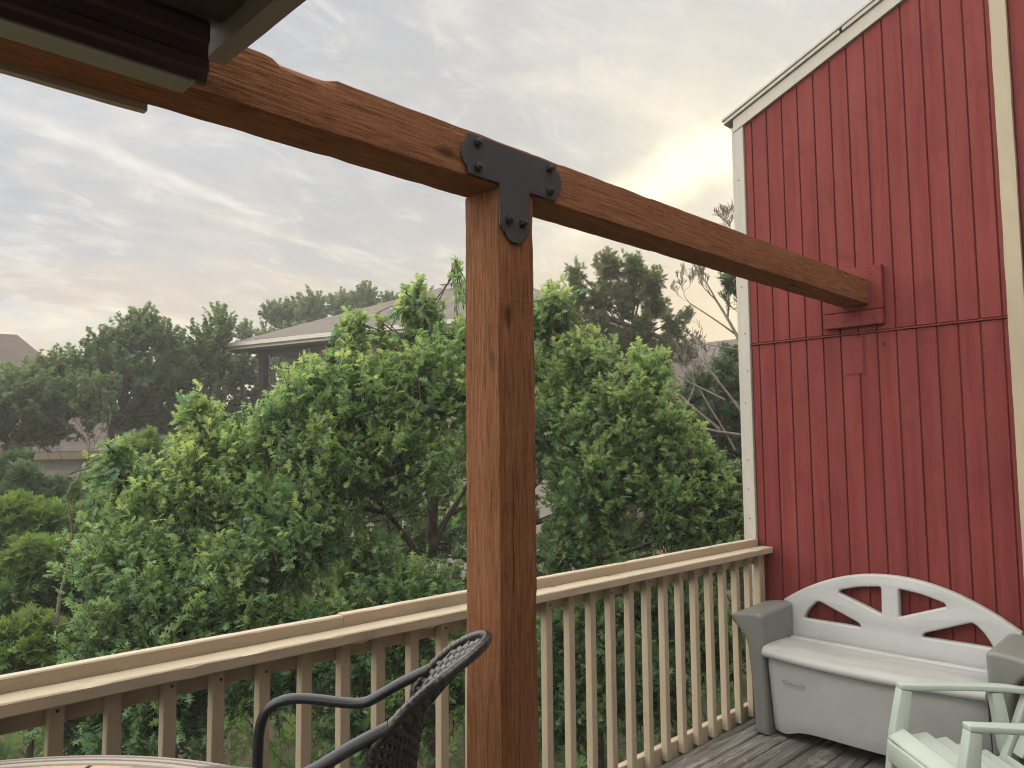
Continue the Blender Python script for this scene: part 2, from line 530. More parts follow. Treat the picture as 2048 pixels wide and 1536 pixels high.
M['oak_leaf'] = leaf_mat('red oak leaf', ((0.100, 0.195, 0.112), (0.180, 0.300, 0.118), (0.35, 0.44, 0.16)), 0.34, 0.58, 0.5)
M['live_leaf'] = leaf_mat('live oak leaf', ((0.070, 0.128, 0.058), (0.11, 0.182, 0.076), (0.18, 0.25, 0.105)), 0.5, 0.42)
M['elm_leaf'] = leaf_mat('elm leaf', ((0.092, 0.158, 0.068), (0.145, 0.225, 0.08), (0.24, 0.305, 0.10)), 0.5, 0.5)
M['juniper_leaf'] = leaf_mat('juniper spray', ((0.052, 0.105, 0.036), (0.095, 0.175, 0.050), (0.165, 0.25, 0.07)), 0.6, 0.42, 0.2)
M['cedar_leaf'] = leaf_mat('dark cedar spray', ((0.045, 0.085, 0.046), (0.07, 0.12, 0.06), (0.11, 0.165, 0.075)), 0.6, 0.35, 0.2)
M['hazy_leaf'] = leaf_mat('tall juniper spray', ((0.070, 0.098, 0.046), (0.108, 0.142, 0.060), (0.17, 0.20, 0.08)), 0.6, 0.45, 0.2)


def shingles():
    k = Mat('brown asphalt shingles', 0.9, 0.15)
    v = k.tc('UV')
    mp = k.N('ShaderNodeMapping'); k.L(v, mp.inputs[0])
    br = k.N('ShaderNodeTexBrick'); k.L(mp.outputs[0], br.inputs['Vector'])
    br.inputs['Scale'].default_value = 1.0
    br.inputs['Brick Width'].default_value = 0.95; br.inputs['Row Height'].default_value = 0.13
    br.inputs['Mortar Size'].default_value = 0.012
    br.inputs['Color1'].default_value = (0.098, 0.082, 0.073, 1); br.inputs['Color2'].default_value = (0.138, 0.117, 0.105, 1)
    br.inputs['Mortar'].default_value = (0.10, 0.084, 0.075, 1)
    n = k.noise(k.coords((0.8, 0.8, 0.8), rnd=False), 1.0, 5, 0.6)
    c = k.mix(k.math('MULTIPLY', k.ramp(n, [(0.35, 0.0), (0.7, 1.0)]), 0.4), br.outputs['Color'], (0.15, 0.131, 0.121))
    k.color(c)
    k.bump(br.outputs['Fac'], -0.008, 0.6)
    return k.m


M['shingle'] = shingles()
M['stucco'] = simple('tan stucco', (0.25, 0.20, 0.145), 0.85, 0.2, 0, 30, 0.004, 0.08)
M['palewall'] = simple('pale limewashed masonry', (0.27, 0.25, 0.215), 0.85, 0.2, 0, 9, 0.01, 0.12)
M['siding'] = paint('off white lap siding paint', (0.36, 0.34, 0.30), 0.06, 0.6, 0, 0.001, (0.25, 0.22, 0.18), 0.15, 0.04)
M['chimney'] = simple('pale chimney siding', (0.48, 0.46, 0.42), 0.7, 0.3, 0, 30, 0.001, 0.06)


def ground_mat():
    k = Mat('leaf litter and thin grass', 0.95, 0.1)
    a = k.noise(k.coords((0.5, 0.5, 0.5), rnd=False), 1.0, 7, 0.7)
    b = k.noise(k.coords((9, 9, 9), rnd=False), 1.0, 6, 0.75)
    c = k.ramp(b, [(0.3, (0.055, 0.043, 0.030)), (0.5, (0.13, 0.105, 0.078)), (0.72, (0.25, 0.215, 0.17))])
    c = k.mix(k.ramp(a, [(0.45, 0.0), (0.65, 0.8)]), c, (0.07, 0.085, 0.032))
    k.color(c)
    k.bump(b, 0.05, 1.0)
    return k.m


M['ground'] = ground_mat()


# ------------------------------------------------------------------ object helpers
def tag(o, label=None, cat=None, group=None, kind=None):
    if label:
        o['label'] = label
    if cat:
        o['category'] = cat
    if group:
        o['group'] = group
    if kind:
        o['kind'] = kind
    return o


def thing(name, loc, label=None, cat=None, group=None, rotz=0.0, kind=None):
    o = bpy.data.objects.new(name, None)
    o.empty_display_size = 0.2
    COL.objects.link(o)
    o.location = loc
    o.rotation_euler = (0, 0, rotz)
    tag(o, label, cat, group, kind)
    return o


def link(name, mesh, mat, parent=None, loc=None, local=False):
    """link a mesh; coordinates are world ones unless local is set"""
    o = bpy.data.objects.new(name, mesh)
    COL.objects.link(o)
    if mat is not None and len(mesh.materials) == 0:
        mesh.materials.append(M[mat] if isinstance(mat, str) else mat)
    p = Vector(loc) if loc is not None else Vector((0, 0, 0))
    if parent is not None:
        o.parent = parent
        if not local:
            q = parent
            while q is not None:
                p = p - Vector(q.location)
                q = q.parent
    o.location = p
    return o


class MB:
    def __init__(s):
        s.v = []; s.f = []

    def add(s, vs, fs):
        b = len(s.v)
        s.v += [tuple(p) for p in vs]
        s.f += [tuple(i + b for i in f) for f in fs]
        return s

    def box(s, x0, x1, y0, y1, z0, z1):
        vs = [(x0, y0, z0), (x1, y0, z0), (x1, y1, z0), (x0, y1, z0), (x0, y0, z1), (x1, y0, z1), (x1, y1, z1), (x0, y1, z1)]
        return s.add(vs, [(0, 3, 2, 1), (4, 5, 6, 7), (0, 1, 5, 4), (1, 2, 6, 5), (2, 3, 7, 6), (3, 0, 4, 7)])

    def hexa(s, a, b):
        """two quads a (bottom) and b (top), same winding"""
        return s.add(list(a) + list(b), [(3, 2, 1, 0), (4, 5, 6, 7), (0, 1, 5, 4), (1, 2, 6, 5), (2, 3, 7, 6), (3, 0, 4, 7)])

    def tube(s, pts, radii, sides=6, cap=True):
        pts = [Vector(p) for p in pts]
        n = len(pts)
        if isinstance(radii, (int, float)):
            radii = [radii] * n
        t = (pts[1] - pts[0]).normalized()
        u = t.orthogonal().normalized()
        b = len(s.v)
        for i, p in enumerate(pts):
            if i == 0:
                t = pts[1] - pts[0]
            elif i == n - 1:
                t = pts[-1] - pts[-2]
            else:
                t = pts[i + 1] - pts[i - 1]
            t = t.normalized() if t.length > 1e-9 else Vector((0, 0, 1))
            u = (u - t * u.dot(t))
            u = u.normalized() if u.length > 1e-6 else t.orthogonal().normalized()
            w = t.cross(u)
            for k in range(sides):
                a = 2 * math.pi * k / sides
                q = p + (u * math.cos(a) + w * math.sin(a)) * radii[i]
                s.v.append((q.x, q.y, q.z))
        for i in range(n - 1):
            for k in range(sides):
                k2 = (k + 1) % sides
                s.f.append((b + i * sides + k, b + i * sides + k2, b + (i + 1) * sides + k2, b + (i + 1) * sides + k))
        if cap:
            s.f.append(tuple(b + k for k in range(sides))[::-1])
            s.f.append(tuple(b + (n - 1) * sides + k for k in range(sides)))
        return s

    def mesh(s, name, smooth=False, bevel=0.0, seg=2):
        me = bpy.data.meshes.new(name)
        me.from_pydata(s.v, [], s.f)
        if bevel > 0:
            bm = bmesh.new(); bm.from_mesh(me)
            bmesh.ops.remove_doubles(bm, verts=bm.verts, dist=1e-6)
            bmesh.ops.recalc_face_normals(bm, faces=bm.faces)
            ed = [e for e in bm.edges if len(e.link_faces) == 2 and e.calc_face_angle(0) > 0.5]
            bmesh.ops.bevel(bm, geom=ed, offset=bevel, segments=seg, affect='EDGES', profile=0.5, clamp_overlap=True)
            bm.to_mesh(me); bm.free()
        if smooth:
            me.polygons.foreach_set('use_smooth', [True] * len(me.polygons))
            if smooth is not True:
                me.set_sharp_from_angle(angle=smooth)
        me.update()
        return me


def part(name, mb, mat, parent=None, smooth=False, bevel=0.0, seg=2, local=False, loc=None):
    return link(name, mb.mesh(name, smooth, bevel, seg), mat, parent, loc, local)


def arrays_mesh(name, verts, faces, tint=None, smooth=False):
    """fast mesh from numpy arrays, triangles only"""
    me = bpy.data.meshes.new(name)
    nv, nf = len(verts), len(faces)
    me.vertices.add(nv); me.vertices.foreach_set('co', np.ascontiguousarray(verts, dtype=np.float32).ravel())
    me.loops.add(nf * 3); me.loops.foreach_set('vertex_index', np.ascontiguousarray(faces, dtype=np.int32).ravel())
    me.polygons.add(nf)
    me.polygons.foreach_set('loop_start', np.arange(0, nf * 3, 3, dtype=np.int32))
    if smooth:
        me.polygons.foreach_set('use_smooth', np.ones(nf, dtype=bool))
    me.update(calc_edges=True)
    if tint is not None:
        a = me.attributes.new('tint', 'FLOAT', 'POINT')
        a.data.foreach_set('value', np.ascontiguousarray(tint, dtype=np.float32))
    return me


def round_poly(pts, rad, seg=4):
    out = []
    n = len(pts)
    for i in range(n):
        p0 = Vector(pts[i - 1]); p = Vector(pts[i]); p1 = Vector(pts[(i + 1) % n])
        r = rad[i] if isinstance(rad, (list, tuple)) else rad
        a = (p0 - p); b = (p1 - p)
        r = min(r, a.length * 0.45, b.length * 0.45)
        if r < 1e-5:
            out.append(tuple(p)); continue
        s = p + a.normalized() * r; e = p + b.normalized() * r
        for k in range(seg + 1):
            t = k / seg
            q = s * (1 - t) ** 2 + p * 2 * t * (1 - t) + e * t ** 2
            out.append(tuple(q))
    return out


def curve_plate(name, loops, half_thick, bevel, mat_rows, bres=2):
    """flat plate with holes: loops of 2D points, extruded, rounded; mat_rows maps (u, v, w) to world"""
    cu = bpy.data.curves.new(name, 'CURVE')
    cu.dimensions = '2D'; cu.fill_mode = 'BOTH'
    cu.extrude = max(half_thick - bevel, 0.0001); cu.bevel_depth = bevel; cu.bevel_resolution = bres
    cu.offset = -bevel
    for lp in loops:
        s = cu.splines.new('POLY'); s.points.add(len(lp) - 1)
        for p, q in zip(s.points, lp):
            p.co = (q[0], q[1], 0, 1)
        s.use_cyclic_u = True
    tmp = bpy.data.objects.new(name, cu); COL.objects.link(tmp)
    dg = bpy.context.evaluated_depsgraph_get()
    me = bpy.data.meshes.new_from_object(tmp.evaluated_get(dg))
    bpy.data.objects.remove(tmp); bpy.data.curves.remove(cu)
    me.name = name
    me.transform(mat_rows)
    bm = bmesh.new(); bm.from_mesh(me)
    bmesh.ops.remove_doubles(bm, verts=bm.verts, dist=1e-5)
    bmesh.ops.recalc_face_normals(bm, faces=bm.faces)
    bm.to_mesh(me); bm.free()
    me.polygons.foreach_set('use_smooth', [True] * len(me.polygons))
    me.set_sharp_from_angle(angle=R(40))
    return me


def rows(u, v, w, o):
    """matrix taking (a, b, c) to o + a*u + b*v + c*w"""
    u, v, w = Vector(u), Vector(v), Vector(w)
    return Matrix(((u.x, v.x, w.x, o[0]), (u.y, v.y, w.y, o[1]), (u.z, v.z, w.z, o[2]), (0, 0, 0, 1)))


_cache = {}


def board(name, size, centre, mat, parent, bevel=0.003, key=None):
    """box board sharing mesh data with alike boards"""
    k = (tuple(round(x, 4) for x in size), mat, bevel, key)
    if k not in _cache:
        sx, sy, sz = (x / 2 for x in size)
        _cache[k] = MB().box(-sx, sx, -sy, sy, -sz, sz).mesh(name, bevel=bevel, seg=1)
    return link(name, _cache[k], mat, parent, centre)


def fbm(x, y, z=0.0, o=4):
    return noise.fractal(Vector((x, y, z)), 1.0, 2.0, o)


# ================================================================== THE SETTING
# ------------------------------------------------------------------ ground
def ground_z(x, y):
    d = math.hypot(x, y)
    return -3.1 + 0.055 * max(0.0, d - 9.0) * (1 if d < 40 else 40 / d) + 0.25 * fbm(x * 0.12, y * 0.12)


def build_ground():
    n = 150
    ext = 260.0
    ax = np.linspace(-1, 1, n)
    ax = np.sign(ax) * (np.abs(ax) ** 2.6) * ext
    vs = []
    for j in ax:
        for i in ax:
            vs.append((i, j, ground_z(i, j)))
    fs = [(j * n + i, j * n + i + 1, (j + 1) * n + i + 1, (j + 1) * n + i) for j in range(n - 1) for i in range(n - 1)]
    me = bpy.data.meshes.new('ground'); me.from_pydata(vs, [], fs)
    me.polygons.foreach_set('use_smooth', [True] * len(me.polygons))
    o = link('ground', me, 'ground')
    tag(o, 'leaf littered ground below the deck', kind='structure')


build_ground()

# ------------------------------------------------------------------ deck
WX = 4.44            # face of the red wall
DECK_Y1 = 2.325
DECK_Y0 = -1.9


def build_deck():
    d = MB()
    for x in np.arange(-2.2, 4.5, 0.6):
        d.box(x, x + 0.04, DECK_Y0, 2.27, -0.24, -0.034)
    d.box(-2.4, 4.42, 2.272, 2.312, -0.24, -0.034)
    for (x, y) in ((-1.8, 2.1), (1.55, 2.1), (4.1, 2.1), (1.55, -1.2), (-1.8, -1.2)):
        d.box(x, x + 0.14, y, y + 0.14, -3.6, -0.245)
    fr = part('deck_floor', d, 'darkvoid')
    tag(fr, 'weathered grey timber deck floor', kind='structure')
    rng = random.Random(3)
    w, gap = 0.138, 0.007
    y = DECK_Y1
    i = 0
    while y - w > DECK_Y0:
        L = 6.8
        segs = [(-2.4, 4.425)] if i % 3 else [(-2.4, 1.3), (1.304, 4.425)]
        for (a, b) in segs:
            n = 26
            m = MB()
            vs = []
            prof = [(-w / 2, -0.032), (-w / 2 + 0.001, -0.006), (-w / 2 + 0.007, 0), (0, -0.001), (w / 2 - 0.007, 0), (w / 2 - 0.001, -0.006), (w / 2, -0.032)]
            for s in range(n + 1):
                x = a + (b - a) * s / n
                j = 0.0025 * fbm(x * 1.7, i * 3.1)
                zc = 0.002 * fbm(x * 1.3, i * 5.7 + 9)
                for (py, pz) in prof:
                    e = 0.0018 * fbm(x * 9.0, py * 40 + i * 7.7)
                    vs.append((x, py + j + (e if abs(py) > 0.02 else 0), pz + zc))
            np_ = len(prof)
            fs = [(s * np_ + k, (s + 1) * np_ + k, (s + 1) * np_ + k + 1, s * np_ + k + 1) for s in range(n) for k in range(np_ - 1)]
            fs.append(tuple(range(np_))); fs.append(tuple(n * np_ + k for k in range(np_))[::-1])
            m.add(vs, fs)
            part('plank', m, 'deck', fr, loc=(0, y - w / 2, rng.uniform(-0.001, 0.002)))
        y -= w + gap
        i += 1


build_deck()


# ------------------------------------------------------------------ red building
RAKE = 0.413


def rake_z(y):
    return 3.725 + (2.37 - y) * RAKE if y > -0.6 else 3.725 + (2.97 - (-0.6 - y)) * RAKE


def build_red_building():
    root = thing('red_building', (WX, 1.0, -3.0), 'dark red grooved siding building wall with white trim closing off the deck', 'building')
    pw = 0.1017
    grv = 0.007
    th = 0.0095
    # sheathing seen at the bottom of the grooves, with the returning house wall behind the viewer
    w = MB()
    ys = [2.41, -0.6, -3.4]
    vs = []
    for x in (WX + 0.001, WX + 0.14):
        for y in ys:
            vs.append((x, y, -3.0)); vs.append((x, y, rake_z(y) - 0.002))
    n = len(ys) * 2
    fs = []
    for k in range(len(ys) - 1):
        a = 2 * k
        fs.append((a, a + 1, a + 3, a + 2)); fs.append((n + a, n + a + 2, n + a + 3, n + a + 1))
        fs.append((a + 1, n + a + 1, n + a + 3, a + 3)); fs.append((a, a + 2, n + a + 2, n + a))
    fs.append((0, n, n + 1, 1)); fs.append((n - 2, n - 1, 2 * n - 1, 2 * n - 2))
    w.add(vs, fs)
    part('sheathing', w, 'red', root)
    part('back_wall', MB().box(-2.6, WX - 0.02, -2.2, -2.05, -0.3, 4.3), 'taupe', root)
    # planks, two courses parted by a flashing
    seam = 2.226
    y = 2.363
    rng = random.Random(5)
    idx = 0
    low = MB().box(-th, 0, -(pw - grv) / 2, (pw - grv) / 2, 0, seam - 0.006 - 0.0).mesh('plank', bevel=0.0025, seg=1)
    first = 0.052
    while y > -1.3:
        wd = first if idx == 0 else pw
        yc = y - wd / 2
        hw = (wd - grv) / 2
        if idx == 0:
            part('plank', MB().box(WX - th, WX, yc - hw, yc + hw, 0.0, seam - 0.006), 'red', root, bevel=0.0025, seg=1)
        else:
            link('plank', low, 'red', root, (WX, yc, 0.0))
        za, zb = rake_z(yc - hw) - 0.06, rake_z(yc + hw) - 0.06
        m = MB().hexa([(WX - th - 0.003, yc - hw, seam + 0.008), (WX, yc - hw, seam + 0.008), (WX, yc + hw, seam + 0.008), (WX - th - 0.003, yc + hw, seam + 0.008)],
                      [(WX - th - 0.002, yc - hw, za), (WX, yc - hw, za), (WX, yc + hw, zb), (WX - th - 0.002, yc + hw, zb)])
        part('plank', m, 'red', root, bevel=0.0025, seg=1)
        y -= wd
        idx += 1
    part('flashing', MB().box(WX - th - 0.010, WX, -1.3, 2.362, seam - 0.004, seam + 0.004), 'red', root, bevel=0.0015, seg=1)
    # the same skin below deck level
    part('lower_skirt', MB().box(WX - 0.012, WX + 0.0, -1.3, 2.36, -3.0, -0.004), 'red', root)
    # corner trim
    part('corner_trim', MB().box(WX - 0.026, WX + 0.0005, 2.366, 2.428, -3.0, rake_z(2.40) - 0.03), 'white', root, bevel=0.002, seg=1)
    part('corner_trim', MB().box(WX - 0.016, WX + 0.12, 2.431, 2.452, -3.0, rake_z(2.44) - 0.03), 'white', root, bevel=0.002, seg=1)
    nails = [0.35, 0.7, 1.14, 1.32, 1.5, 1.86, 2.06, 2.3, 2.6, 2.95, 3.3]
    nm = MB().tube([(-0.0285, 0, 0), (-0.0255, 0, 0)], 0.004, 8).mesh('nail')
    for z in nails:
        link('nail', nm, 'darkmetal', root, (WX, 2.397 + rng.uniform(-0.012, 0.012), z))

    # rake board along the slope
    def slope_bar(name, x0, x1, off0, off1, ya, yb, mat, bev=0.002):
        m = MB().hexa([(x0, yb, rake_z(yb) + off0), (x1, yb, rake_z(yb) + off0), (x1, ya, rake_z(ya) + off0), (x0, ya, rake_z(ya) + off0)],
                      [(x0, yb, rake_z(yb) + off1), (x1, yb, rake_z(yb) + off1), (x1, ya, rake_z(ya) + off1), (x0, ya, rake_z(ya) + off1)])
        return part(name, m, mat, root, bevel=bev, seg=1)
    slope_bar('rake_board', WX - 0.032, WX + 0.0, -0.075, 0.010, 2.43, -0.59, 'white')
    slope_bar('rake_trim', WX - 0.046, WX + 0.10, 0.013, 0.036, 2.49, 1.72, 'white')
    slope_bar('rake_trim', WX - 0.046, WX + 0.10, 0.013, 0.038, 1.705, -0.59, 'white')
    slope_bar('roof', WX - 0.052, WX + 5.0, 0.040, 0.058, 2.50, -0.59, 'white')
    # side wall round the corner
    part('side_wall', MB().box(WX + 0.142, WX + 5.0, 2.30, 2.43, -3.0, 3.68), 'red', root)
    # upright trim board at the near end of the wall
    n = 60
    m = MB(); vs = []
    for s in range(n + 1):
        z = 4.6 * s / n
        e = 0.002 * fbm(z * 5, 2.2)
        e2 = 0.002 * fbm(z * 6, 8.2)
        vs += [(WX - 0.036, 0.962 + e, z), (WX - 0.036, 0.890 + e2, z), (WX - 0.001, 0.890 + e2, z), (WX - 0.001, 0.962 + e, z)]
    fs = [(4 * s + k, 4 * s + (k + 1) % 4, 4 * s + 4 + (k + 1) % 4, 4 * s + 4 + k) for s in range(n) for k in range(4)]
    fs += [(3, 2, 1, 0), (4 * n, 4 * n + 1, 4 * n + 2, 4 * n + 3)]
    m.add(vs, fs)
    part('upright_trim', m, 'beige', root)
    # pad that carries the beam, two boards
    part('beam_pad', MB().box(WX - 0.056, WX - 0.017, 1.545, 1.882, 2.348, 2.596), 'red', root, bevel=0.004, seg=1)
    part('beam_pad', MB().box(WX - 0.054, WX - 0.017, 1.547, 1.880, 2.262, 2.346), 'red', root, bevel=0.004, seg=1)
    sc_m = MB().tube([(-0.0015, 0, 0), (0.002, 0, 0)], 0.0048, 8).mesh('screw')
    for (y_, z_) in ((1.565, 2.57), (1.60, 2.50), (1.575, 2.40), (1.86, 2.57), (1.60, 2.30), (1.76, 2.295), (1.858, 2.31), (1.60, 2.545)):
        link('screw', sc_m, 'darkvoid', root, (WX - 0.0555, y_, z_))
    # patched rectangle below it
    part('patch_panel', MB().box(WX - 0.0115, WX - 0.004, 1.684, 1.776, 2.002, 2.205), 'red', root, bevel=0.0015, seg=1)
    part('patch_edge', MB().box(WX - 0.0135, WX - 0.004, 1.674, 1.6825, 1.992, 2.21), 'red', root, bevel=0.0015, seg=1)
    part('patch_edge', MB().box(WX - 0.0135, WX - 0.004, 1.684, 1.776, 1.992, 2.0005), 'red', root, bevel=0.0015, seg=1)


build_red_building()


# ------------------------------------------------------------------ railing
def build_railing():
    root = thing('deck_railing', (1.2, 2.35, 0.0), 'cream painted wooden deck railing with square balusters', 'railing')
    x0, x1 = -2.3, 4.40

    def long_board(name, prof, xa, xb, seed, chips=0.0):
        """board along x with slightly worn, wandering edges"""
        n = int((xb - xa) / 0.03)
        vs = []
        np_ = len(prof)
        for s in range(n + 1):
            x = xa + (xb - xa) * s / n
            wob = 0.0016 * fbm(x * 0.8, seed)
            for k, (py, pz) in enumerate(prof):
                e = 0.0011 * fbm(x * 13, seed + k * 3.7)
                c = 0.0
                if chips:
                    q = fbm(x * 7.0, seed + 40 + k * 9.0)
                    c = -chips * max(0.0, q - 0.42)
                vs.append((x, py + e + wob, pz + e * 0.7 + wob + c))
        fs = [(s * np_ + k, (s + 1) * np_ + k, (s + 1) * np_ + (k + 1) % np_, s * np_ + (k + 1) % np_) for s in range(n) for k in range(np_)]
        fs.append(tuple(range(np_))); fs.append(tuple(n * np_ + k for k in range(np_))[::-1])
        return part(name, MB().add(vs, fs), 'cream_x', root, smooth=R(25))

    def rect(y0, y1, z0, z1, b=0.004):
        return [(y0 + b, z0), (y0, z0 + b), (y0, z1 - b), (y0 + b, z1), (y1 - b, z1), (y1, z1 - b), (y1, z0 + b), (y1 - b, z0)]
    long_board('top_rail', rect(2.351, 2.389, 0.946, 1.018), x0, 1.468, 1.0, 0.03)
    long_board('top_rail', rect(2.3525, 2.3905, 0.946, 1.0205), 1.4705, 4.405, 2.0, 0.03)
    long_board('cap_rail', rect(2.258, 2.349, 0.941, 0.978), x0, 2.958, 5.0, 0.03)
    long_board('cap_rail', rect(2.2595, 2.349, 0.9405, 0.9765), 2.961, 4.418, 6.0, 0.03)
    long_board('header_rail', rect(2.359, 2.394, 0.872, 0.943), x0, x1, 9.0)
    long_board('bottom_rail', rect(2.359, 2.396, -0.05, 0.062), x0, x1, 13.0)
    # balusters
    bal = []
    rng = random.Random(11)
    for v in range(4):
        m = MB(); vs = []
        n = 16
        for s in range(n + 1):
            z = 0.002 + (0.938 - 0.002) * s / n
            for (a, b) in ((-1, -1), (1, -1), (1, 1), (-1, 1)):
                e = 0.0009 * fbm(z * 6, v * 11 + a * 2 + b)
                vs.append((a * 0.0185 + e, b * 0.0185 + e, z))
        fs = [(4 * s + k, 4 * s + (k + 1) % 4, 4 * s + 4 + (k + 1) % 4, 4 * s + 4 + k) for s in range(n) for k in range(4)]
        fs += [(3, 2, 1, 0), (4 * n, 4 * n + 1, 4 * n + 2, 4 * n + 3)]
        bal.append(m.add(vs, fs).mesh('baluster', bevel=0.002, seg=1))
    i = 0
    x = 2.47 + 0.0185 - 0.1465 * 32
    while x < 4.30:
        o = link('baluster', bal[i % 4], 'cream', root, (x + rng.uniform(-0.003, 0.003), 2.3395, 0.0))
        o.rotation_euler = (0, rng.uniform(-0.0022, 0.0022), rng.uniform(-0.01, 0.01))
        x += 0.1465
        i += 1
    part('end_post', MB().box(4.352, 4.416, 2.318, 2.3585, 0.002, 0.939), 'cream', root, bevel=0.003, seg=1)
    # screw heads
    sm = MB().tube([(0, -0.0215, 0), (0, -0.018, 0)], 0.0045, 8).mesh('screw')
    for k in range(0, i, 1):
        if rng.random() < 0.6:
            link('screw', sm, 'darkmetal', root, (2.47 + 0.0185 - 0.1465 * 32 + 0.1465 * k + rng.uniform(-.006, .006), 2.3405, 0.905 + rng.uniform(-.012, .012)))


build_railing()


# ------------------------------------------------------------------ pergola frame
PX0, PX1, PY0, PY1 = 1.532, 1.686, 1.62, 1.775
BZ0, BZ1 = 2.377, 2.520


def rough_timber(axis, a, b, lo, hi, step, seed, wane=None, j=0.002):
    """long timber with a rough, wandering section; lo/hi = corners of the other two axes"""
    n = int((b - a) / step)
    m = 5
    per = []
    (u0, v0), (u1, v1) = lo, hi
    for k in range(m): per.append((u0 + (u1 - u0) * k / m, v0, 0, -1, k == 0))
    for k in range(m): per.append((u1, v0 + (v1 - v0) * k / m, 1, 0, k == 0))
    for k in range(m): per.append((u1 - (u1 - u0) * k / m, v1, 0, 1, k == 0))
    for k in range(m): per.append((u0, v1 - (v1 - v0) * k / m, -1, 0, k == 0))
    P = len(per)
    vs = []
    for s in range(n + 1):
        t = a + (b - a) * s / n
        for k, (u, v, nu, nv, corner) in enumerate(per):
            e = j * 0.55 * fbm(t * 1.5, seed + k * 1.3) + (j * 0.8) * fbm(t * 16, seed + 20 + k * 2.1)
            uu = u + nu * e; vv = v + nv * e
            if corner:
                cu = 1 if u > (u0 + u1) / 2 else -1
                cv = 1 if v > (v0 + v1) / 2 else -1
                r = 0.0035 + 0.004 * max(0, fbm(t * 6, seed + 50 + k))
                if wane:
                    r += wane(t, cu, cv)
                uu -= cu * r * 0.6; vv -= cv * r
            if axis == 0:
                vs.append((t, uu, vv))
            else:
                vs.append((uu, vv, t))
    fs = [(s * P + k, s * P + (k + 1) % P, (s + 1) * P + (k + 1) % P, (s + 1) * P + k) for s in range(n) for k in range(P)]
    if axis == 0:
        pass
    fs.append(tuple(range(P))[::-1]); fs.append(tuple(n * P + k for k in range(P)))
    return MB().add(vs, fs)


def build_pergola():
    root = thing('pergola_frame', (1.609, 1.697, 0.0), 'brown rough sawn timber post and beam joined by a black iron plate', 'pergola')
    part('post', rough_timber(2, 0.001, BZ0 - 0.001, (PX0, PY0), (PX1, PY1), 0.02, 3.0), 'cedar_z', root, smooth=R(35))

    def wane(t, cu, cv):
        if cu < 0 and cv > 0 and 0.80 < t < 0.97:
            return 0.011 * min(1.0, (t - 0.80) / 0.025, (0.97 - t) / 0.02)
        return 0.0
    part('beam', rough_timber(0, -2.6, 4.386, (PY0, BZ0), (PY1, BZ1), 0.025, 8.0, wane), 'cedar_x', root, smooth=R(35))
    m = MB(); vs = []
    n = 80
    for s in range(n + 1):
        x = -2.6 + (0.585 + 2.6) * s / n
        e = 0.0015 * fbm(x * 6, 4.4)
        vs += [(x, 1.781, 2.369 + e), (x, 1.803, 2.369 + e), (x, 1.803, 2.47), (x, 1.781, 2.47)]
    fs = [(4 * s + k, 4 * s + (k + 1) % 4, 4 * s + 4 + (k + 1) % 4, 4 * s + 4 + k) for s in range(n) for k in range(4)]
    fs += [(3, 2, 1, 0), (4 * n, 4 * n + 1, 4 * n + 2, 4 * n + 3)]
    part('backing_board', m.add(vs, fs), 'beige', root)
    # T plate; coordinates (x, z) on the face of the timber
    half = [(1.405, 2.505), (1.4045, 2.484), (1.390, 2.476), (1.384, 2.462), (1.381, 2.444), (1.384, 2.426), (1.391, 2.412), (1.4045, 2.405), (1.406, 2.384),
            (1.531, 2.384), (1.531, 2.257), (1.541, 2.254), (1.544, 2.243), (1.553, 2.240), (1.559, 2.228), (1.571, 2.218), (1.584, 2.2135)]
    cx = 1.5945
    loop = half + [(2 * cx - x, z) for (x, z) in reversed(half)]
    me = curve_plate('bracket', [round_poly(loop, 0.003, 2)], 0.003, 0.0012, rows((1, 0, 0), (0, 0, 1), (0, -1, 0), (0, PY0 - 0.006, 0)), 1)
    me.polygons.foreach_set('use_smooth', [False] * len(me.polygons))
    br = link('bracket', me, 'iron', root)
    # bolts: washer, hex nut, stud
    bm_ = MB()
    bm_.tube([(0, 0, 0), (0, -0.003, 0)], 0.0145, 20)
    bm_.tube([(0, -0.003, 0), (0, -0.0125, 0), (0, -0.0135, 0)], [0.0118, 0.0118, 0.0102], 6)
    bm_.tube([(0, -0.0135, 0), (0, -0.019, 0), (0, -0.0196, 0)], [0.0062, 0.0062, 0.0050], 14)
    bme = bm_.mesh('bolt', smooth=R(30))
    for k, (x, z) in enumerate([(1.441, 2.482), (1.441, 2.409), (1.748, 2.482), (1.748, 2.409), (1.566, 2.279), (1.624, 2.279)]):
        o = link('bolt', bme, 'bolt', br, (x, PY0 - 0.009, z))
        o.rotation_euler = (0, k * 0.7, 0)


build_pergola()


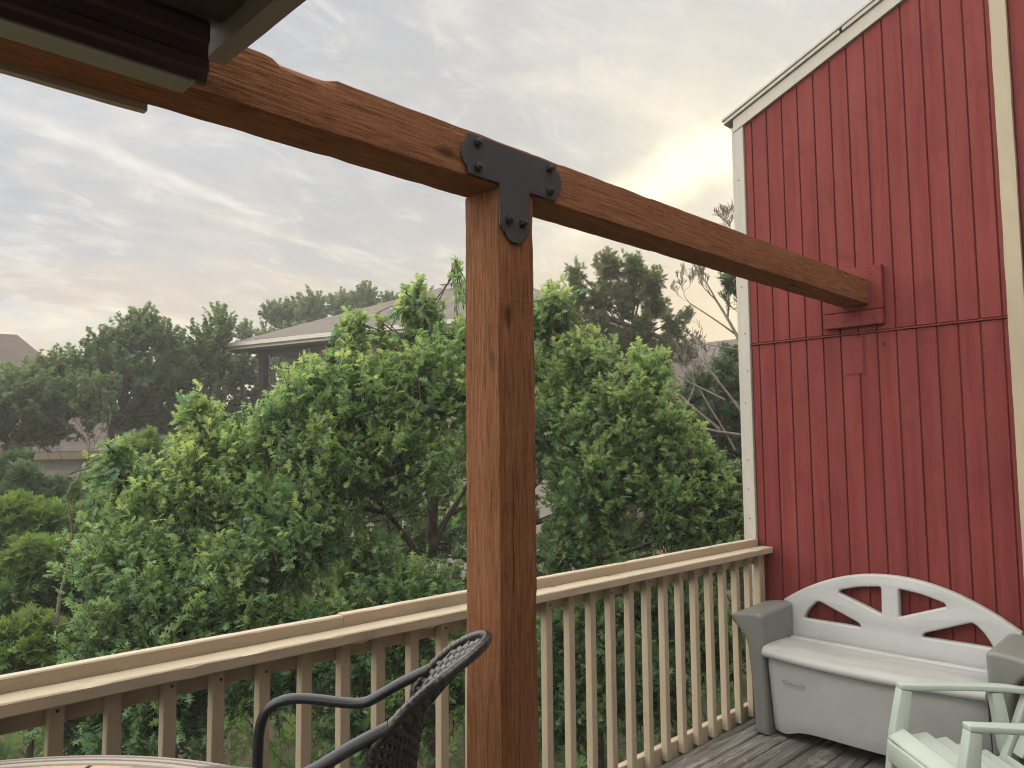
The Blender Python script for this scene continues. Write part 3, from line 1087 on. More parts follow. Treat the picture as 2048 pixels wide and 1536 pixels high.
# ------------------------------------------------------------------ patio roof edge over the viewer
def build_eave():
    root = thing('house_eave', (-0.6, 0.2, 2.42), 'dark roof eave and gutter hanging over the deck in the upper left corner', 'eave')
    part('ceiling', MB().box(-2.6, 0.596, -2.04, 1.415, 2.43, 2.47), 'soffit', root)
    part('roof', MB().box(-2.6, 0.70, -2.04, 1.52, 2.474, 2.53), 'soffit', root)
    # barge board on the open end
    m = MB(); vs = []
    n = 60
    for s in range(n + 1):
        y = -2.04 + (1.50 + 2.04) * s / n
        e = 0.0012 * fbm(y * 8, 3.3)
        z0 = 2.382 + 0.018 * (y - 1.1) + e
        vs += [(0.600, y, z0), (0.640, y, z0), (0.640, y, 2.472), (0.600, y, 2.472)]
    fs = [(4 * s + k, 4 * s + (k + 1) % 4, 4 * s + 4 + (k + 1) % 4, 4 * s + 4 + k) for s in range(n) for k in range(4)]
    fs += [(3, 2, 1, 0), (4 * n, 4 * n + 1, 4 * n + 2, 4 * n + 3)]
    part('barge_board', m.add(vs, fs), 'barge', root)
    # stepped maroon fascia facing the house
    prof = [(1.436, 2.300), (1.420, 2.300), (1.420, 2.318), (1.413, 2.322), (1.413, 2.345), (1.420, 2.350), (1.420, 2.378), (1.413, 2.383), (1.413, 2.412), (1.420, 2.428), (1.436, 2.428)]
    vs = []
    xs = (-2.6, 0.575)
    for x in xs:
        for (y, z) in prof:
            vs.append((x, y, z))
    P = len(prof)
    fs = [(k, (k + 1) % P, P + (k + 1) % P, P + k) for k in range(P)]
    fs += [tuple(range(P))[::-1], tuple(P + k for k in range(P))]
    part('fascia', MB().add(vs, fs), 'maroon', root, bevel=0.0015, seg=1)
    # gutter: flat bottom, raised front lip, shaped end cap
    gp = [(1.422, 2.296), (1.484, 2.296), (1.492, 2.304), (1.496, 2.335), (1.510, 2.365), (1.512, 2.400), (1.506, 2.400), (1.500, 2.367), (1.486, 2.338), (1.482, 2.306), (1.422, 2.2995)]
    vs = []
    for x in (-2.6, 0.543):
        for (y, z) in gp:
            vs.append((x, y, z))
    P = len(gp)
    fs = [(k, (k + 1) % P, P + (k + 1) % P, P + k) for k in range(P)]
    fs += [tuple(range(P))[::-1], tuple(P + k for k in range(P))]
    part('gutter', MB().add(vs, fs), 'gutter', root)
    cap = [(1.421, 2.296), (1.484, 2.296), (1.494, 2.306), (1.498, 2.335), (1.512, 2.365), (1.514, 2.402), (1.421, 2.402)]
    vs = [(0.544, y, z) for (y, z) in cap] + [(0.551, y, z) for (y, z) in cap]
    P = len(cap)
    fs = [(k, (k + 1) % P, P + (k + 1) % P, P + k) for k in range(P)] + [tuple(range(P))[::-1], tuple(P + k for k in range(P))]
    part('end_cap', MB().add(vs, fs), 'gutter', root)


build_eave()


# ================================================================== FURNITURE
# ------------------------------------------------------------------ storage bench
def build_bench():
    YC = 1.578
    root = thing('storage_bench', (4.15, YC, 0.0), 'grey moulded plastic storage bench with arched cutout back against the red wall', 'bench')
    HB = 4.372            # middle of the back panel
    # back panel outline in (u = y - YC, z)
    out = [(-0.60, 0.44), (0.60, 0.44), (0.60, 0.675)]
    arc = []
    n = 28
    for k in range(n + 1):
        u = 0.60 - 1.20 * k / n
        z = 0.685 + (0.888 - 0.685) * (1 - (abs(u) / 0.60) ** 2.05)
        arc.append((u, z))
    outer = [(-0.60, 0.44), (0.60, 0.44)] + arc
    h_in = round_poly([(0.045, 0.822), (0.045, 0.676), (0.275, 0.762), (0.265, 0.778), (0.16, 0.808)], [0.012, 0.010, 0.012, 0.010, 0.03], 3)
    h_out = round_poly([(0.155, 0.592), (0.165, 0.612), (0.395, 0.702), (0.445, 0.655), (0.482, 0.592)], [0.010, 0.012, 0.02, 0.03, 0.016], 3)
    mir = lambda lp: [(-a, b) for (a, b) in reversed(lp)]
    me = curve_plate('backrest', [outer, h_in, h_out, mir(h_in), mir(h_out)], 0.026, 0.012, rows((0, 1, 0), (0, 0, 1), (1, 0, 0), (HB, YC, 0)), 3)
    # lean the back slightly
    for v in me.vertices:
        v.co.x += (v.co.z - 0.5) * 0.06 - 0.012 + 0.02
        v.co.x = min(v.co.x, WX - 0.02)
    me.update()
    link('backrest', me, 'benchlight', root)

    # arms
    for sgn in (1, -1):
        pr = [(0.540, 0.004), (0.540, 0.668), (0.565, 0.684), (0.640, 0.678), (0.715, 0.662), (0.736, 0.640), (0.726, 0.612), (0.672, 0.568), (0.640, 0.500), (0.628, 0.300), (0.620, 0.004)]
        pr = [(sgn * a, b) for a, b in pr]
        if sgn < 0:
            pr = pr[::-1]
        lp = round_poly(pr, [0.004 if b < 0.1 else 0.03 for a, b in pr], 3)
        me = curve_plate('arm', [lp], 0.185, 0.022, rows((0, 1, 0), (0, 0, 1), (1, 0, 0), (4.182, YC, 0)), 4)
        for v in me.vertices:      # front leans, top rises toward the back
            f = (4.37 - v.co.x) / 0.37
            v.co.z += -0.018 * f * max(0, v.co.z - 0.3) / 0.38
            v.co.x += 0.02 * f * (0.35 - v.co.z) / 0.35
        link('arm', me, 'benchdark', root)

    # box: bowed front, tapering downward
    def front(u, z):
        return 4.005 - 0.055 * (1 - (u / 0.54) ** 2) + 0.055 * (0.43 - z) / 0.4
    nu, nz = 28, 9
    vs = []
    for j in range(nz + 1):
        for i in range(nu + 1):
            u = -0.53 + 1.06 * i / nu
            zb = 0.030 + 0.045 * max(0.0, 1 - (abs(u) / 0.44) ** 6)
            z = zb + (0.432 - zb) * j / nz
            e = min(1.0, (0.53 - abs(u)) / 0.018)
            vs.append((front(u, z) + 0.014 * (1 - e) ** 2 + (0.010 if j == nz else 0) + (0.008 if j == 0 else 0), YC + u, z))
    W = nu + 1
    fs = [(j * W + i, (j + 1) * W + i, (j + 1) * W + i + 1, j * W + i + 1) for j in range(nz) for i in range(nu)]
    b = len(vs)
    for j in (0, nz):
        for i in range(W):
            v = vs[j * W + i]; vs.append((4.34, v[1], v[2]))
    fs += [(i, i + 1, b + i + 1, b + i) for i in range(nu)]
    t0 = nz * W
    fs += [(t0 + i, b + W + i, b + W + i + 1, t0 + i + 1) for i in range(nu)]
    fs += [tuple(j * W for j in range(nz + 1)) + (b + W, b), (tuple(j * W + nu for j in range(nz, -1, -1)) + (b + nu, b + W + nu))]
    part('storage_box', MB().add(vs, fs), 'benchlight', root, smooth=R(50))

    # lid
    prof = [(0.0, -0.058), (-0.014, -0.055), (-0.026, -0.044), (-0.029, -0.030), (-0.022, -0.012), (0.000, 0.001), (0.05, 0.006), (0.16, 0.003), (0.27, 0.000), (0.30, -0.006), (0.305, -0.010), (0.312, -0.003), (0.345, 0.0), (0.345, -0.058)]
    vs = []
    nu = 30
    for i in range(nu + 1):
        u = -0.537 + 1.074 * i / nu
        bow = -0.055 * (1 - (u / 0.54) ** 2)
        dz = 0.004 * (abs(u) / 0.54) ** 2
        for k, (a, z) in enumerate(prof):
            w = max(0.0, 1 - a / 0.3)
            vs.append((3.992 + a + bow * min(1, w), YC + u, 0.489 + z + dz))
    P = len(prof)
    fs = [(i * P + k, i * P + (k + 1) % P, (i + 1) * P + (k + 1) % P, (i + 1) * P + k) for i in range(nu) for k in range(P)]
    fs += [tuple(range(P))[::-1], tuple(nu * P + k for k in range(P))]
    part('lid', MB().add(vs, fs), 'benchlight', root, smooth=R(50))

    # embossed maker's mark
    fx = front(0.375, 0.32)
    ring_o = round_poly([(0.445, 0.322), (0.430, 0.338), (0.320, 0.338), (0.305, 0.322), (0.320, 0.303), (0.430, 0.303)], 0.006, 3)
    ring_i = [((x - 0.375) * 0.955 + 0.375, (z - 0.3205) * 0.83 + 0.3205) for x, z in ring_o]
    me = curve_plate('maker_mark', [ring_o, ring_i], 0.0016, 0.0004, rows((0, 1, 0), (0, 0, 1), (1, 0, 0), (0, YC, 0)), 1)
    for v in me.vertices:
        v.co.x += front(v.co.y - YC, v.co.z) - 0.0018
    mk = link('maker_mark', me, 'benchlight', root)
    fc = bpy.data.curves.new('lettering', 'FONT')
    fc.body = 'Rubbermaid'; fc.size = 0.025; fc.extrude = 0.0012; fc.align_x = 'CENTER'; fc.align_y = 'CENTER'
    fo = bpy.data.objects.new('lettering', fc); COL.objects.link(fo)
    me = bpy.data.meshes.new_from_object(fo.evaluated_get(bpy.context.evaluated_depsgraph_get()))
    bpy.data.objects.remove(fo); bpy.data.curves.remove(fc)
    me.transform(rows((0, -1, 0), (0, 0, 1), (-1, 0, 0), (0, YC + 0.375, 0.3205)))
    for v in me.vertices:
        v.co.x += front(v.co.y - YC, v.co.z) - 0.0018
    me.name = 'lettering'
    link('lettering', me, 'benchlight', mk)


build_bench()


# ------------------------------------------------------------------ pale green slatted chair
def build_green_chair():
    root = thing('slatted_chair', (3.385, 1.078, 0.0), 'pale green plastic low slatted armchair in front of the grey bench', 'chair', rotz=math.atan2(0.721, 0.693))
    G = 'chairgreen'

    def bar(name, pts, w, t, up=(0, 0, 1), bev=0.006, parent=root):
        """flat bar: swept rectangle, width w across, thickness t along 'up'"""
        pts = [Vector(p) for p in pts]
        n = len(pts)
        if not isinstance(w, (list, tuple)):
            w = [w] * n
        if not isinstance(t, (list, tuple)):
            t = [t] * n
        vs = []
        for i, p in enumerate(pts):
            d = (pts[min(i + 1, n - 1)] - pts[max(i - 1, 0)]).normalized()
            s = d.cross(Vector(up)).normalized()
            q = s.cross(d).normalized()
            for a, b in ((-1, -1), (1, -1), (1, 1), (-1, 1)):
                vs.append(p + s * a * w[i] / 2 + q * b * t[i] / 2)
        fs = [(4 * i + k, 4 * i + (k + 1) % 4, 4 * i + 4 + (k + 1) % 4, 4 * i + 4 + k) for i in range(n - 1) for k in range(4)]
        fs += [(3, 2, 1, 0), (4 * n - 4, 4 * n - 3, 4 * n - 2, 4 * n - 1)]
        return part(name, MB().add(vs, fs), G, parent, smooth=R(50), bevel=bev, seg=2, local=True)

    for sg in (1, -1):
        x = 0.243 * sg
        bar('arm', [(x, 0.012, 0.560), (x, -0.06, 0.556), (x + 0.010 * sg, -0.17, 0.553), (x + 0.008 * sg, -0.28, 0.551), (x - 0.004 * sg, -0.37, 0.550), (x - 0.014 * sg, -0.45, 0.548), (x - 0.024 * sg, -0.52, 0.540)], [0.052, 0.055, 0.062, 0.060, 0.054, 0.048, 0.042], 0.026)
        bar('front_leg', [(x, -0.012, 0.546), (x + 0.004 * sg, 0.020, 0.36), (x + 0.012 * sg, 0.075, 0.0)], [0.050, 0.052, 0.046], [0.050, 0.064, 0.045], up=(0, 1, 0))
        bar('rear_leg', [(x - 0.006 * sg, -0.40, 0.535), (x, -0.44, 0.30), (x + 0.014 * sg, -0.53, 0.0)], 0.045, [0.05, 0.055, 0.04], up=(0, 1, 0))
        bar('seat_rail', [(0.222 * sg, 0.015, 0.335), (0.218 * sg, -0.20, 0.285), (0.212 * sg, -0.42, 0.235)], 0.022, 0.055)
        bar('back_stile', [(0.205 * sg, -0.40, 0.245), (0.212 * sg, -0.47, 0.40), (0.220 * sg, -0.545, 0.56), (0.212 * sg, -0.63, 0.74), (0.185 * sg, -0.70, 0.87)], 0.040, 0.030, up=(0, 1, 0.4))
    # seat slats across
    ys = [0.028, -0.056, -0.140, -0.224, -0.308, -0.388]
    for k, y in enumerate(ys):
        z = 0.378 - 0.125 * (k / 5.0) - (0.012 if k == 0 else 0) + 0.012 * math.sin(k / 5 * math.pi)
        y1 = y + (0.010 if k == 0 else 0.0)
        bar('seat_slat', [(-0.226, y1, z), (-0.10, y1, z - 0.004), (0.10, y1, z - 0.004), (0.226, y1, z)], 0.076, 0.018, up=(0, 0.55 if k == 0 else 0.18, 1), bev=0.007)
    bar('front_apron', [(-0.226, 0.072, 0.298), (0, 0.078, 0.303), (0.226, 0.072, 0.298)], 0.018, 0.085, bev=0.006)
    # back slats and rails
    def bp(t, x, o=0.0):
        return Vector((x, -0.405 - 0.29 * t + o, 0.265 + 0.60 * t))
    for k in range(5):
        x = -0.140 + 0.07 * k
        top = 1.02 - 0.5 * (x / 0.2) ** 2 * 0.16
        bar('back_slat', [bp(0.06, x), bp(0.5, x, -0.006), bp(top, x * 1.02)], 0.060, 0.014, up=(0, 1, 0.45), bev=0.005)
    bar('back_rail', [bp(0.0, -0.20), bp(-0.01, 0), bp(0.0, 0.20)], 0.020, 0.045, up=(0, -0.45, 1))
    bar('back_rail', [bp(0.94, -0.195), bp(1.05, -0.10), bp(1.08, 0), bp(1.05, 0.10), bp(0.94, 0.195)], 0.022, 0.05, up=(0, -0.45, 1))


build_green_chair()


# ------------------------------------------------------------------ tall wicker chair
def build_wicker_chair():
    S = 1.15
    fwd = Vector((-0.65, 0.76, 0)).normalized()
    lat = Vector((fwd.y, -fwd.x, 0))          # toward the +x side, i.e. the far arm
    cen = Vector((1.14, 1.532, 0.0))           # between the two arm joints, at arm height
    root = thing('wicker_chair', (cen.x + fwd.x * 0.2, cen.y + fwd.y * 0.2, 0.0), 'black metal tube armchair with woven wicker back beside the tiled table', 'chair')

    def P(l, b, z):
        """lateral offset, backward offset from the arm joints, height"""
        return cen + lat * l - fwd * b + Vector((0, 0, z))
    HW = 0.215
    # back surface
    def back(l, z):
        t = (z - 0.66) / (1.13 - 0.66)
        b = -0.075 + 0.05 * min(1.0, t / 0.7) + 1.22 * max(0.0, z - 0.955) ** 1.2
        b += 0.06 * (1 - (l / HW) ** 2)
        return b

    def outline(z):
        if z < 0.98:
            return 0.195 + (HW - 0.195) * (z - 0.66) / 0.32
        t = (z - 0.98) / (1.135 - 0.98)
        return HW * max(0.0, 1 - t ** 2.6) ** (1 / 2.2)
    # woven strands: each weft goes over and under the uprights
    wv = MB()
    NU = 22
    z = 0.675
    row = 0
    while z < 1.122:
        hw = outline(z + 0.004) - 0.012
        if hw > 0.03:
            n = int(hw * 2 / 0.0105)
            pts_o = []
            for i in range(n + 1):
                l = -hw + 2 * hw * i / n
                off = 0.0040 * math.sin((l / 0.021 + row) * math.pi)
                pts_o.append((l, off))
            vs = []
            for (l, off) in pts_o:
                for dz, w_ in ((-0.0056, 0.0), (0.0, 0.0022), (0.0056, 0.0), (0.0, -0.0022)):
                    zz = z + dz
                    bb = back(l, zz) + off + w_
                    vs.append(P(l, bb, zz))
            fs = []
            for i in range(n):
                for k in range(4):
                    k2 = (k + 1) % 4
                    fs.append((i * 4 + k, i * 4 + k2, (i + 1) * 4 + k2, (i + 1) * 4 + k))
            wv.add(vs, fs)
        z += 0.0118
        row += 1
    # uprights
    k = -10
    for k in range(-10, 11):
        l = 0.0105 + 0.021 * k
        zt = 0.68
        pts = []
        while zt < 1.13 and abs(l) < outline(zt) - 0.006:
            pts.append(P(l, back(l, zt), zt)); zt += 0.02
        if len(pts) > 2:
            wv.tube(pts, 0.0042, 4, False)
    part('woven_back', wv, 'wicker', root, smooth=R(60))
    # rim wrapped with flat strand
    path = []
    for i in range(61):
        a = i / 60.0
        if a < 0.34:
            zz = 0.66 + (0.98 - 0.66) * a / 0.34; l = -outline(zz)
        elif a > 0.66:
            zz = 0.66 + (0.98 - 0.66) * (1 - a) / 0.34; l = outline(zz)
        else:
            th = (a - 0.34) / 0.32 * math.pi
            l = -HW * math.copysign(abs(math.cos(th)) ** (2 / 2.3), math.cos(th))
            zz = 0.98 + 0.155 * abs(math.sin(th)) ** (2 / 2.5)
        path.append(P(l, back(max(-HW, min(HW, l)), zz), zz))
    part('back_rim', MB().tube(path, 0.0118, 10), 'wicker', root, smooth=True)
    wr = MB()
    tot = 0.0
    for i in range(len(path) - 1):
        a, b = path[i], path[i + 1]
        seg = (b - a).length
        steps = max(1, int(round(seg / 0.020)))
        t = (b - a).normalized(); u = t.orthogonal().normalized(); w = t.cross(u)
        for s_ in range(steps):
            c = a.lerp(b, (s_ + 0.5) / steps)
            ring = []
            slant = t * 0.006
            n = 10
            vs = []
            for k in range(n):
                an = 2 * math.pi * k / n
                d = u * math.cos(an) + w * math.sin(an)
                c2 = c + slant * math.sin(an)
                vs += [c2 + d * 0.0124 - t * 0.0085, c2 + d * 0.0136, c2 + d * 0.0124 + t * 0.0085]
            fs = []
            for k in range(n):
                k2 = (k + 1) % n
                for q in range(2):
                    fs.append((3 * k + q, 3 * k2 + q, 3 * k2 + q + 1, 3 * k + q + 1))
            wr.add(vs, fs)
    part('rim_wrap', wr, 'wicker', root, smooth=True)

    def smooth_path(pts, n=6):
        pts = [Vector(p) for p in pts]
        out = []
        for i in range(len(pts) - 1):
            p0 = pts[max(i - 1, 0)]; p1 = pts[i]; p2 = pts[i + 1]; p3 = pts[min(i + 2, len(pts) - 1)]
            for s_ in range(n):
                t = s_ / n
                out.append(0.5 * ((2 * p1) + (-p0 + p2) * t + (2 * p0 - 5 * p1 + 4 * p2 - p3) * t * t + (-p0 + 3 * p1 - 3 * p2 + p3) * t ** 3))
        out.append(pts[-1])
        return out
    for sg in (1, -1):
        l = HW * sg
        bj = back(l, 1.0)
        path = smooth_path([P(l * 0.99, bj + 0.005, 1.005), P(l * 1.03, bj - 0.08, 0.962), P(l * 1.06, bj - 0.155, 0.918), P(l * 1.08, bj - 0.19, 0.906), P(l * 1.10, bj - 0.24, 0.905), P(l * 1.12, bj - 0.35, 0.912),
                            P(l * 1.12, bj - 0.41, 0.905), P(l * 1.12, bj - 0.455, 0.878), P(l * 1.12, bj - 0.475, 0.83), P(l * 1.12, bj - 0.48, 0.74), P(l * 1.12, bj - 0.482, 0.4), P(l * 1.12, bj - 0.485, 0.012)], 6)
        part('arm_tube', MB().tube(path, 0.0145, 14), 'tube', root, smooth=R(50))
        path = smooth_path([P(0.19 * sg, back(0.19, 0.67) + 0.0, 0.69), P(0.20 * sg, -0.07, 0.55), P(0.21 * sg, -0.02, 0.3), P(0.22 * sg, 0.05, 0.012)], 5)
        part('rear_leg', MB().tube(path, 0.013, 12), 'tube', root, smooth=R(50))
        part('foot_glide', MB().tube([P(l * 1.12, bj - 0.485, 0.001), P(l * 1.12, bj - 0.485, 0.02)], 0.017, 12), 'tube', root, smooth=R(50))
        part('foot_glide', MB().tube([P(0.22 * sg, 0.05, 0.001), P(0.22 * sg, 0.05, 0.02)], 0.016, 12), 'tube', root, smooth=R(50))
    # seat: round frame with woven pad
    st = MB(); ring = []
    for i in range(33):
        a = 2 * math.pi * i / 32
        ring.append(P(0.225 * math.cos(a), -0.30 + 0.23 * math.sin(a), 0.655))
    part('seat_frame', st.tube(ring, 0.015, 8, False), 'wicker', root, smooth=True)
    sp = MB()
    for k in range(-14, 15):
        b0 = 0.0155 * k
        hw = 0.222 * math.sqrt(max(0.0, 1 - (b0 / 0.225) ** 2))
        if hw < 0.03:
            continue
        pts = [P(-hw + 2 * hw * i / 20, -0.30 + b0, 0.655 - 0.02 * (1 - ((i - 10) / 10) ** 2) + 0.003 * (1 if (i + k) % 2 else -1)) for i in range(21)]
        sp.tube(pts, 0.0072, 5, False)
    part('woven_seat', sp, 'wicker', root, smooth=True)
    for (b0, z0) in ((-0.48, 0.25), (0.03, 0.25)):
        part('stretcher', MB().tube([P(-0.235, b0, z0), P(0.235, b0, z0)], 0.010, 10), 'tube', root, smooth=R(50))


build_wicker_chair()


# ------------------------------------------------------------------ tiled round table
def build_table():
    Z = 0.895
    RT = 0.90
    c = Vector((-0.035, 1.35, 0.0))
    root = thing('tiled_table', c, 'round tall patio table with slate tile top and grooved taupe rim', 'table')
    # rim, turned profile with two grooves
    prof = [(RT - 0.062, Z - 0.004), (RT - 0.058, Z), (RT - 0.046, Z + 0.001), (RT - 0.044, Z - 0.003), (RT - 0.040, Z - 0.003), (RT - 0.038, Z + 0.001), (RT - 0.026, Z), (RT - 0.024, Z - 0.003), (RT - 0.021, Z - 0.003), (RT - 0.019, Z),
            (RT - 0.008, Z - 0.002), (RT, Z - 0.012), (RT, Z - 0.034), (RT - 0.008, Z - 0.040), (RT - 0.062, Z - 0.040)]
    n = 140
    vs = []
    for i in range(n):
        a = 2 * math.pi * i / n
        for (r, z) in prof:
            vs.append((r * math.cos(a), r * math.sin(a), z))
    P = len(prof)
    fs = [(i * P + k, ((i + 1) % n) * P + k, ((i + 1) % n) * P + (k + 1) % P, i * P + (k + 1) % P) for i in range(n) for k in range(P)]
    part('rim', MB().add(vs, fs), 'rim', root, smooth=R(30), local=True)
    # grout bed
    vs = []
    for z in (Z - 0.035, Z - 0.007):
        for i in range(64):
            a = 2 * math.pi * i / 64
            vs.append(((RT - 0.063) * math.cos(a), (RT - 0.063) * math.sin(a), z))
    fs = [(i, (i + 1) % 64, 64 + (i + 1) % 64, 64 + i) for i in range(64)] + [tuple(range(64))[::-1], tuple(64 + i for i in range(64))]
    part('table_bed', MB().add(vs, fs), 'grout', root, local=True)
    # slate tiles in rings of irregular pieces
    rng = random.Random(21)
    rings = [(RT - 0.068, 0.66, 21), (0.655, 0.48, 15), (0.475, 0.27, 10), (0.265, 0.02, 5)]
    names = ['slate_a', 'slate_b', 'slate_c']
    q = 0
    for (r1, r0, cnt) in rings:
        cuts = [2 * math.pi * (i + rng.uniform(-0.28, 0.28)) / cnt + r1 for i in range(cnt)]
        cuts.append(cuts[0] + 2 * math.pi)
        jag = [rng.uniform(-0.03, 0.03) for _ in range(cnt)]; jag.append(jag[0])
        for i in range(cnt):
            g = 0.005
            ro = r1
            ri = r0 + 0.008
            a0, a1 = cuts[i] + g / ro, cuts[i + 1] - g / ro
            b0, b1 = a0 + jag[i] / max(ri, 0.15), a1 + jag[i + 1] / max(ri, 0.15)
            poly = [(ro * math.cos(a0 + (a1 - a0) * s / 8), ro * math.sin(a0 + (a1 - a0) * s / 8)) for s in range(9)]
            rr = max(ri, 0.03)
            poly += [((rr + rng.uniform(-.004, .004)) * math.cos(b1 + (b0 - b1) * s / 3), (rr + rng.uniform(-.004, .004)) * math.sin(b1 + (b0 - b1) * s / 3)) for s in range(4)]
            n = len(poly)
            vs = [(x, y, Z - 0.0068) for x, y in poly] + [(x, y, Z - 0.0008 + rng.uniform(-.0006, .0006)) for x, y in poly]
            fs = [(k, (k + 1) % n, n + (k + 1) % n, n + k) for k in range(n)] + [tuple(range(n))[::-1], tuple(n + k for k in range(n))]
            part('tile', MB().add(vs, fs), names[(q * 2 + rng.randint(0, 1)) % 3], root, local=True)
            q += 1
    # pedestal legs
    for k in range(4):
        a = math.pi / 4 + k * math.pi / 2
        d = Vector((math.cos(a), math.sin(a), 0))
        pts = [d * 0.34 + Vector((0, 0, Z - 0.041)), d * 0.16 + Vector((0, 0, 0.55)), d * 0.16 + Vector((0, 0, 0.30)), d * 0.38 + Vector((0, 0, 0.015))]
        part('leg', MB().tube(pts, 0.018, 10), 'tube', root, smooth=True, local=True)
    part('leg_ring', MB().tube([(0.16 * math.cos(2 * math.pi * i / 24), 0.16 * math.sin(2 * math.pi * i / 24), 0.42) for i in range(25)], 0.010, 8, False), 'tube', root, smooth=True, local=True)


build_table()


# ================================================================== HOUSES
def uv_box_project(me, u_dir, v_dir):
    uv = me.uv_layers.new(name='UVMap')
    u_dir = Vector(u_dir); v_dir = Vector(v_dir)
    for lp in me.loops:
        co = me.vertices[lp.vertex_index].co
        uv.data[lp.index].uv = (co.dot(u_dir), co.dot(v_dir))


def roof_face(name, pts, root, thick=0.06, mat='shingle', up=None):
    """sloped roof plane with thickness; pts counter clockwise seen from above"""
    pts = [Vector(p) for p in pts]
    n = (pts[1] - pts[0]).cross(pts[2] - pts[0]).normalized()
    if n.z < 0:
        n = -n
    m = MB(); k = len(pts)
    vs = [p - Vector((0, 0, thick)) for p in pts] + pts
    fs = [tuple(range(k))[::-1], tuple(k + i for i in range(k))] + [(i, (i + 1) % k, k + (i + 1) % k, k + i) for i in range(k)]
    me = m.add(vs, fs).mesh(name)
    h = Vector((0, 0, 1)).cross(n).normalized() if abs(n.z) < 0.999 else Vector((1, 0, 0))
    uv_box_project(me, h, n.cross(h))
    return link(name, me, mat, root)


def build_tan_house():
    th = R(16)
    A = Vector((math.sin(th), -math.cos(th), 0)); B = Vector((math.cos(th), math.sin(th), 0))
    P0 = Vector((10.477, 23.796, 0))
    EZ = 4.96
    GZ = -3.2
    W = lambda a, b, z: P0 + A * a + B * b + Vector((0, 0, z))
    root = thing('tan_house', W(6, 5, GZ), 'tan two storey house with brown hipped shingle roof behind the oaks', 'house')
    LEN, DEP, RISE = 12.5, 10.0, 2.2

    def wbox(name, a0, a1, b0, b1, z0, z1, mat, parent=root, bev=0.0):
        m = MB().hexa([W(a0, b0, z0), W(a1, b0, z0), W(a1, b1, z0), W(a0, b1, z0)], [W(a0, b0, z1), W(a1, b0, z1), W(a1, b1, z1), W(a0, b1, z1)])
        return part(name, m, mat, parent, bevel=bev, seg=1)
    r0, r1 = W(5.0, 5, EZ + RISE), W(7.5, 5, EZ + RISE)
    c = [W(0, 0, EZ), W(LEN, 0, EZ), W(LEN, DEP, EZ), W(0, DEP, EZ)]
    roof_face('roof', [c[0], c[1], r1, r0], root)
    roof_face('roof', [c[3], c[0], r0], root)
    roof_face('roof', [c[1], c[2], r1], root)
    roof_face('roof', [c[2], c[3], r0, r1], root)
    # eave boards and soffit
    wbox('fascia', 0.0, LEN, -0.03, 0.0, EZ - 0.22, EZ - 0.02, 'chimney')
    wbox('fascia', -0.03, 0.0, 0.0, DEP, EZ - 0.22, EZ - 0.02, 'chimney')
    wbox('gutter', 0.0, LEN, -0.14, -0.04, EZ - 0.13, EZ - 0.01, 'chimney')
    wbox('soffit', 0.02, LEN - 0.02, 0.02, DEP - 0.02, EZ - 0.20, EZ - 0.14, 'stucco')
    # walls: upper storey set back for a corner porch
    wbox('wall', 3.1, LEN - 0.6, 0.9, DEP - 0.6, 2.0, EZ - 0.205, 'stucco')
    wbox('wall', 0.6, 3.095, 4.2, DEP - 0.6, 2.0, EZ - 0.205, 'stucco')
    wbox('porch_floor', 0.45, LEN - 0.55, 0.55, DEP - 0.6, 1.70, 1.995, 'darkmetal')
    wbox('wall', 0.7, LEN - 0.65, 1.0, DEP - 0.65, GZ, 1.695, 'palewall')
    for a in (0.75, 9.2):
        wbox('porch_column', a, a + 0.22, 0.62, 0.84, 2.0, EZ - 0.205, 'darkmetal')
    wbox('porch_beam', 0.65, LEN - 0.6, 0.58, 0.86, EZ - 0.33, EZ - 0.207, 'darkmetal')
    # porch rail
    rail = wbox('porch_railing', 0.97, 3.05, 0.70, 0.75, 3.00, 3.05, 'darkmetal')
    m = MB()
    for k in range(18):
        a = 1.05 + k * 0.115
        m.hexa([W(a, 0.715, 2.05), W(a + 0.022, 0.715, 2.05), W(a + 0.022, 0.735, 2.05), W(a, 0.735, 2.05)], [W(a, 0.715, 2.998), W(a + 0.022, 0.715, 2.998), W(a + 0.022, 0.735, 2.998), W(a, 0.735, 2.998)])
    part('railing_bars', m, 'darkmetal', rail)
    # windows, upper and lower
    for (a, z0, z1, b) in ((3.7, 2.75, 4.1, 0.9), (6.2, 2.75, 4.1, 0.9), (8.6, 2.75, 4.1, 0.9), (10.6, 2.75, 4.1, 0.9), (2.2, -1.8, -0.2, 1.0), (5.4, -1.8, -0.2, 1.0), (8.8, -1.8, -0.2, 1.0)):
        f = wbox('window', a, a + 1.0, b - 0.04, b - 0.002, z0, z1, 'white')
        wbox('pane', a + 0.07, a + 0.93, b - 0.05, b - 0.042, z0 + 0.07, (z0 + z1) / 2 - 0.02, 'pane', f)
        wbox('pane', a + 0.07, a + 0.93, b - 0.05, b - 0.042, (z0 + z1) / 2 + 0.02, z1 - 0.07, 'pane', f)
    # chimney with cap and flue
    ch = wbox('chimney', 5.2, 6.1, 4.55, 5.4, EZ + 1.2, EZ + RISE - 0.04, 'chimney')
    wbox('chimney_cap', 5.13, 6.17, 4.48, 5.47, EZ + RISE - 0.04, EZ + RISE + 0.13, 'chimney', ch)
    pc = W(5.5, 4.9, 0)
    mb = MB().tube([pc + Vector((0, 0, EZ + RISE + 0.131)), pc + Vector((0, 0, EZ + RISE + 0.20))], 0.12, 14)
    mb.tube([pc + Vector((0, 0, EZ + RISE + 0.20)), pc + Vector((0, 0, EZ + RISE + 0.40))], 0.17, 14)
    part('flue', mb, 'darkmetal', ch)


build_tan_house()


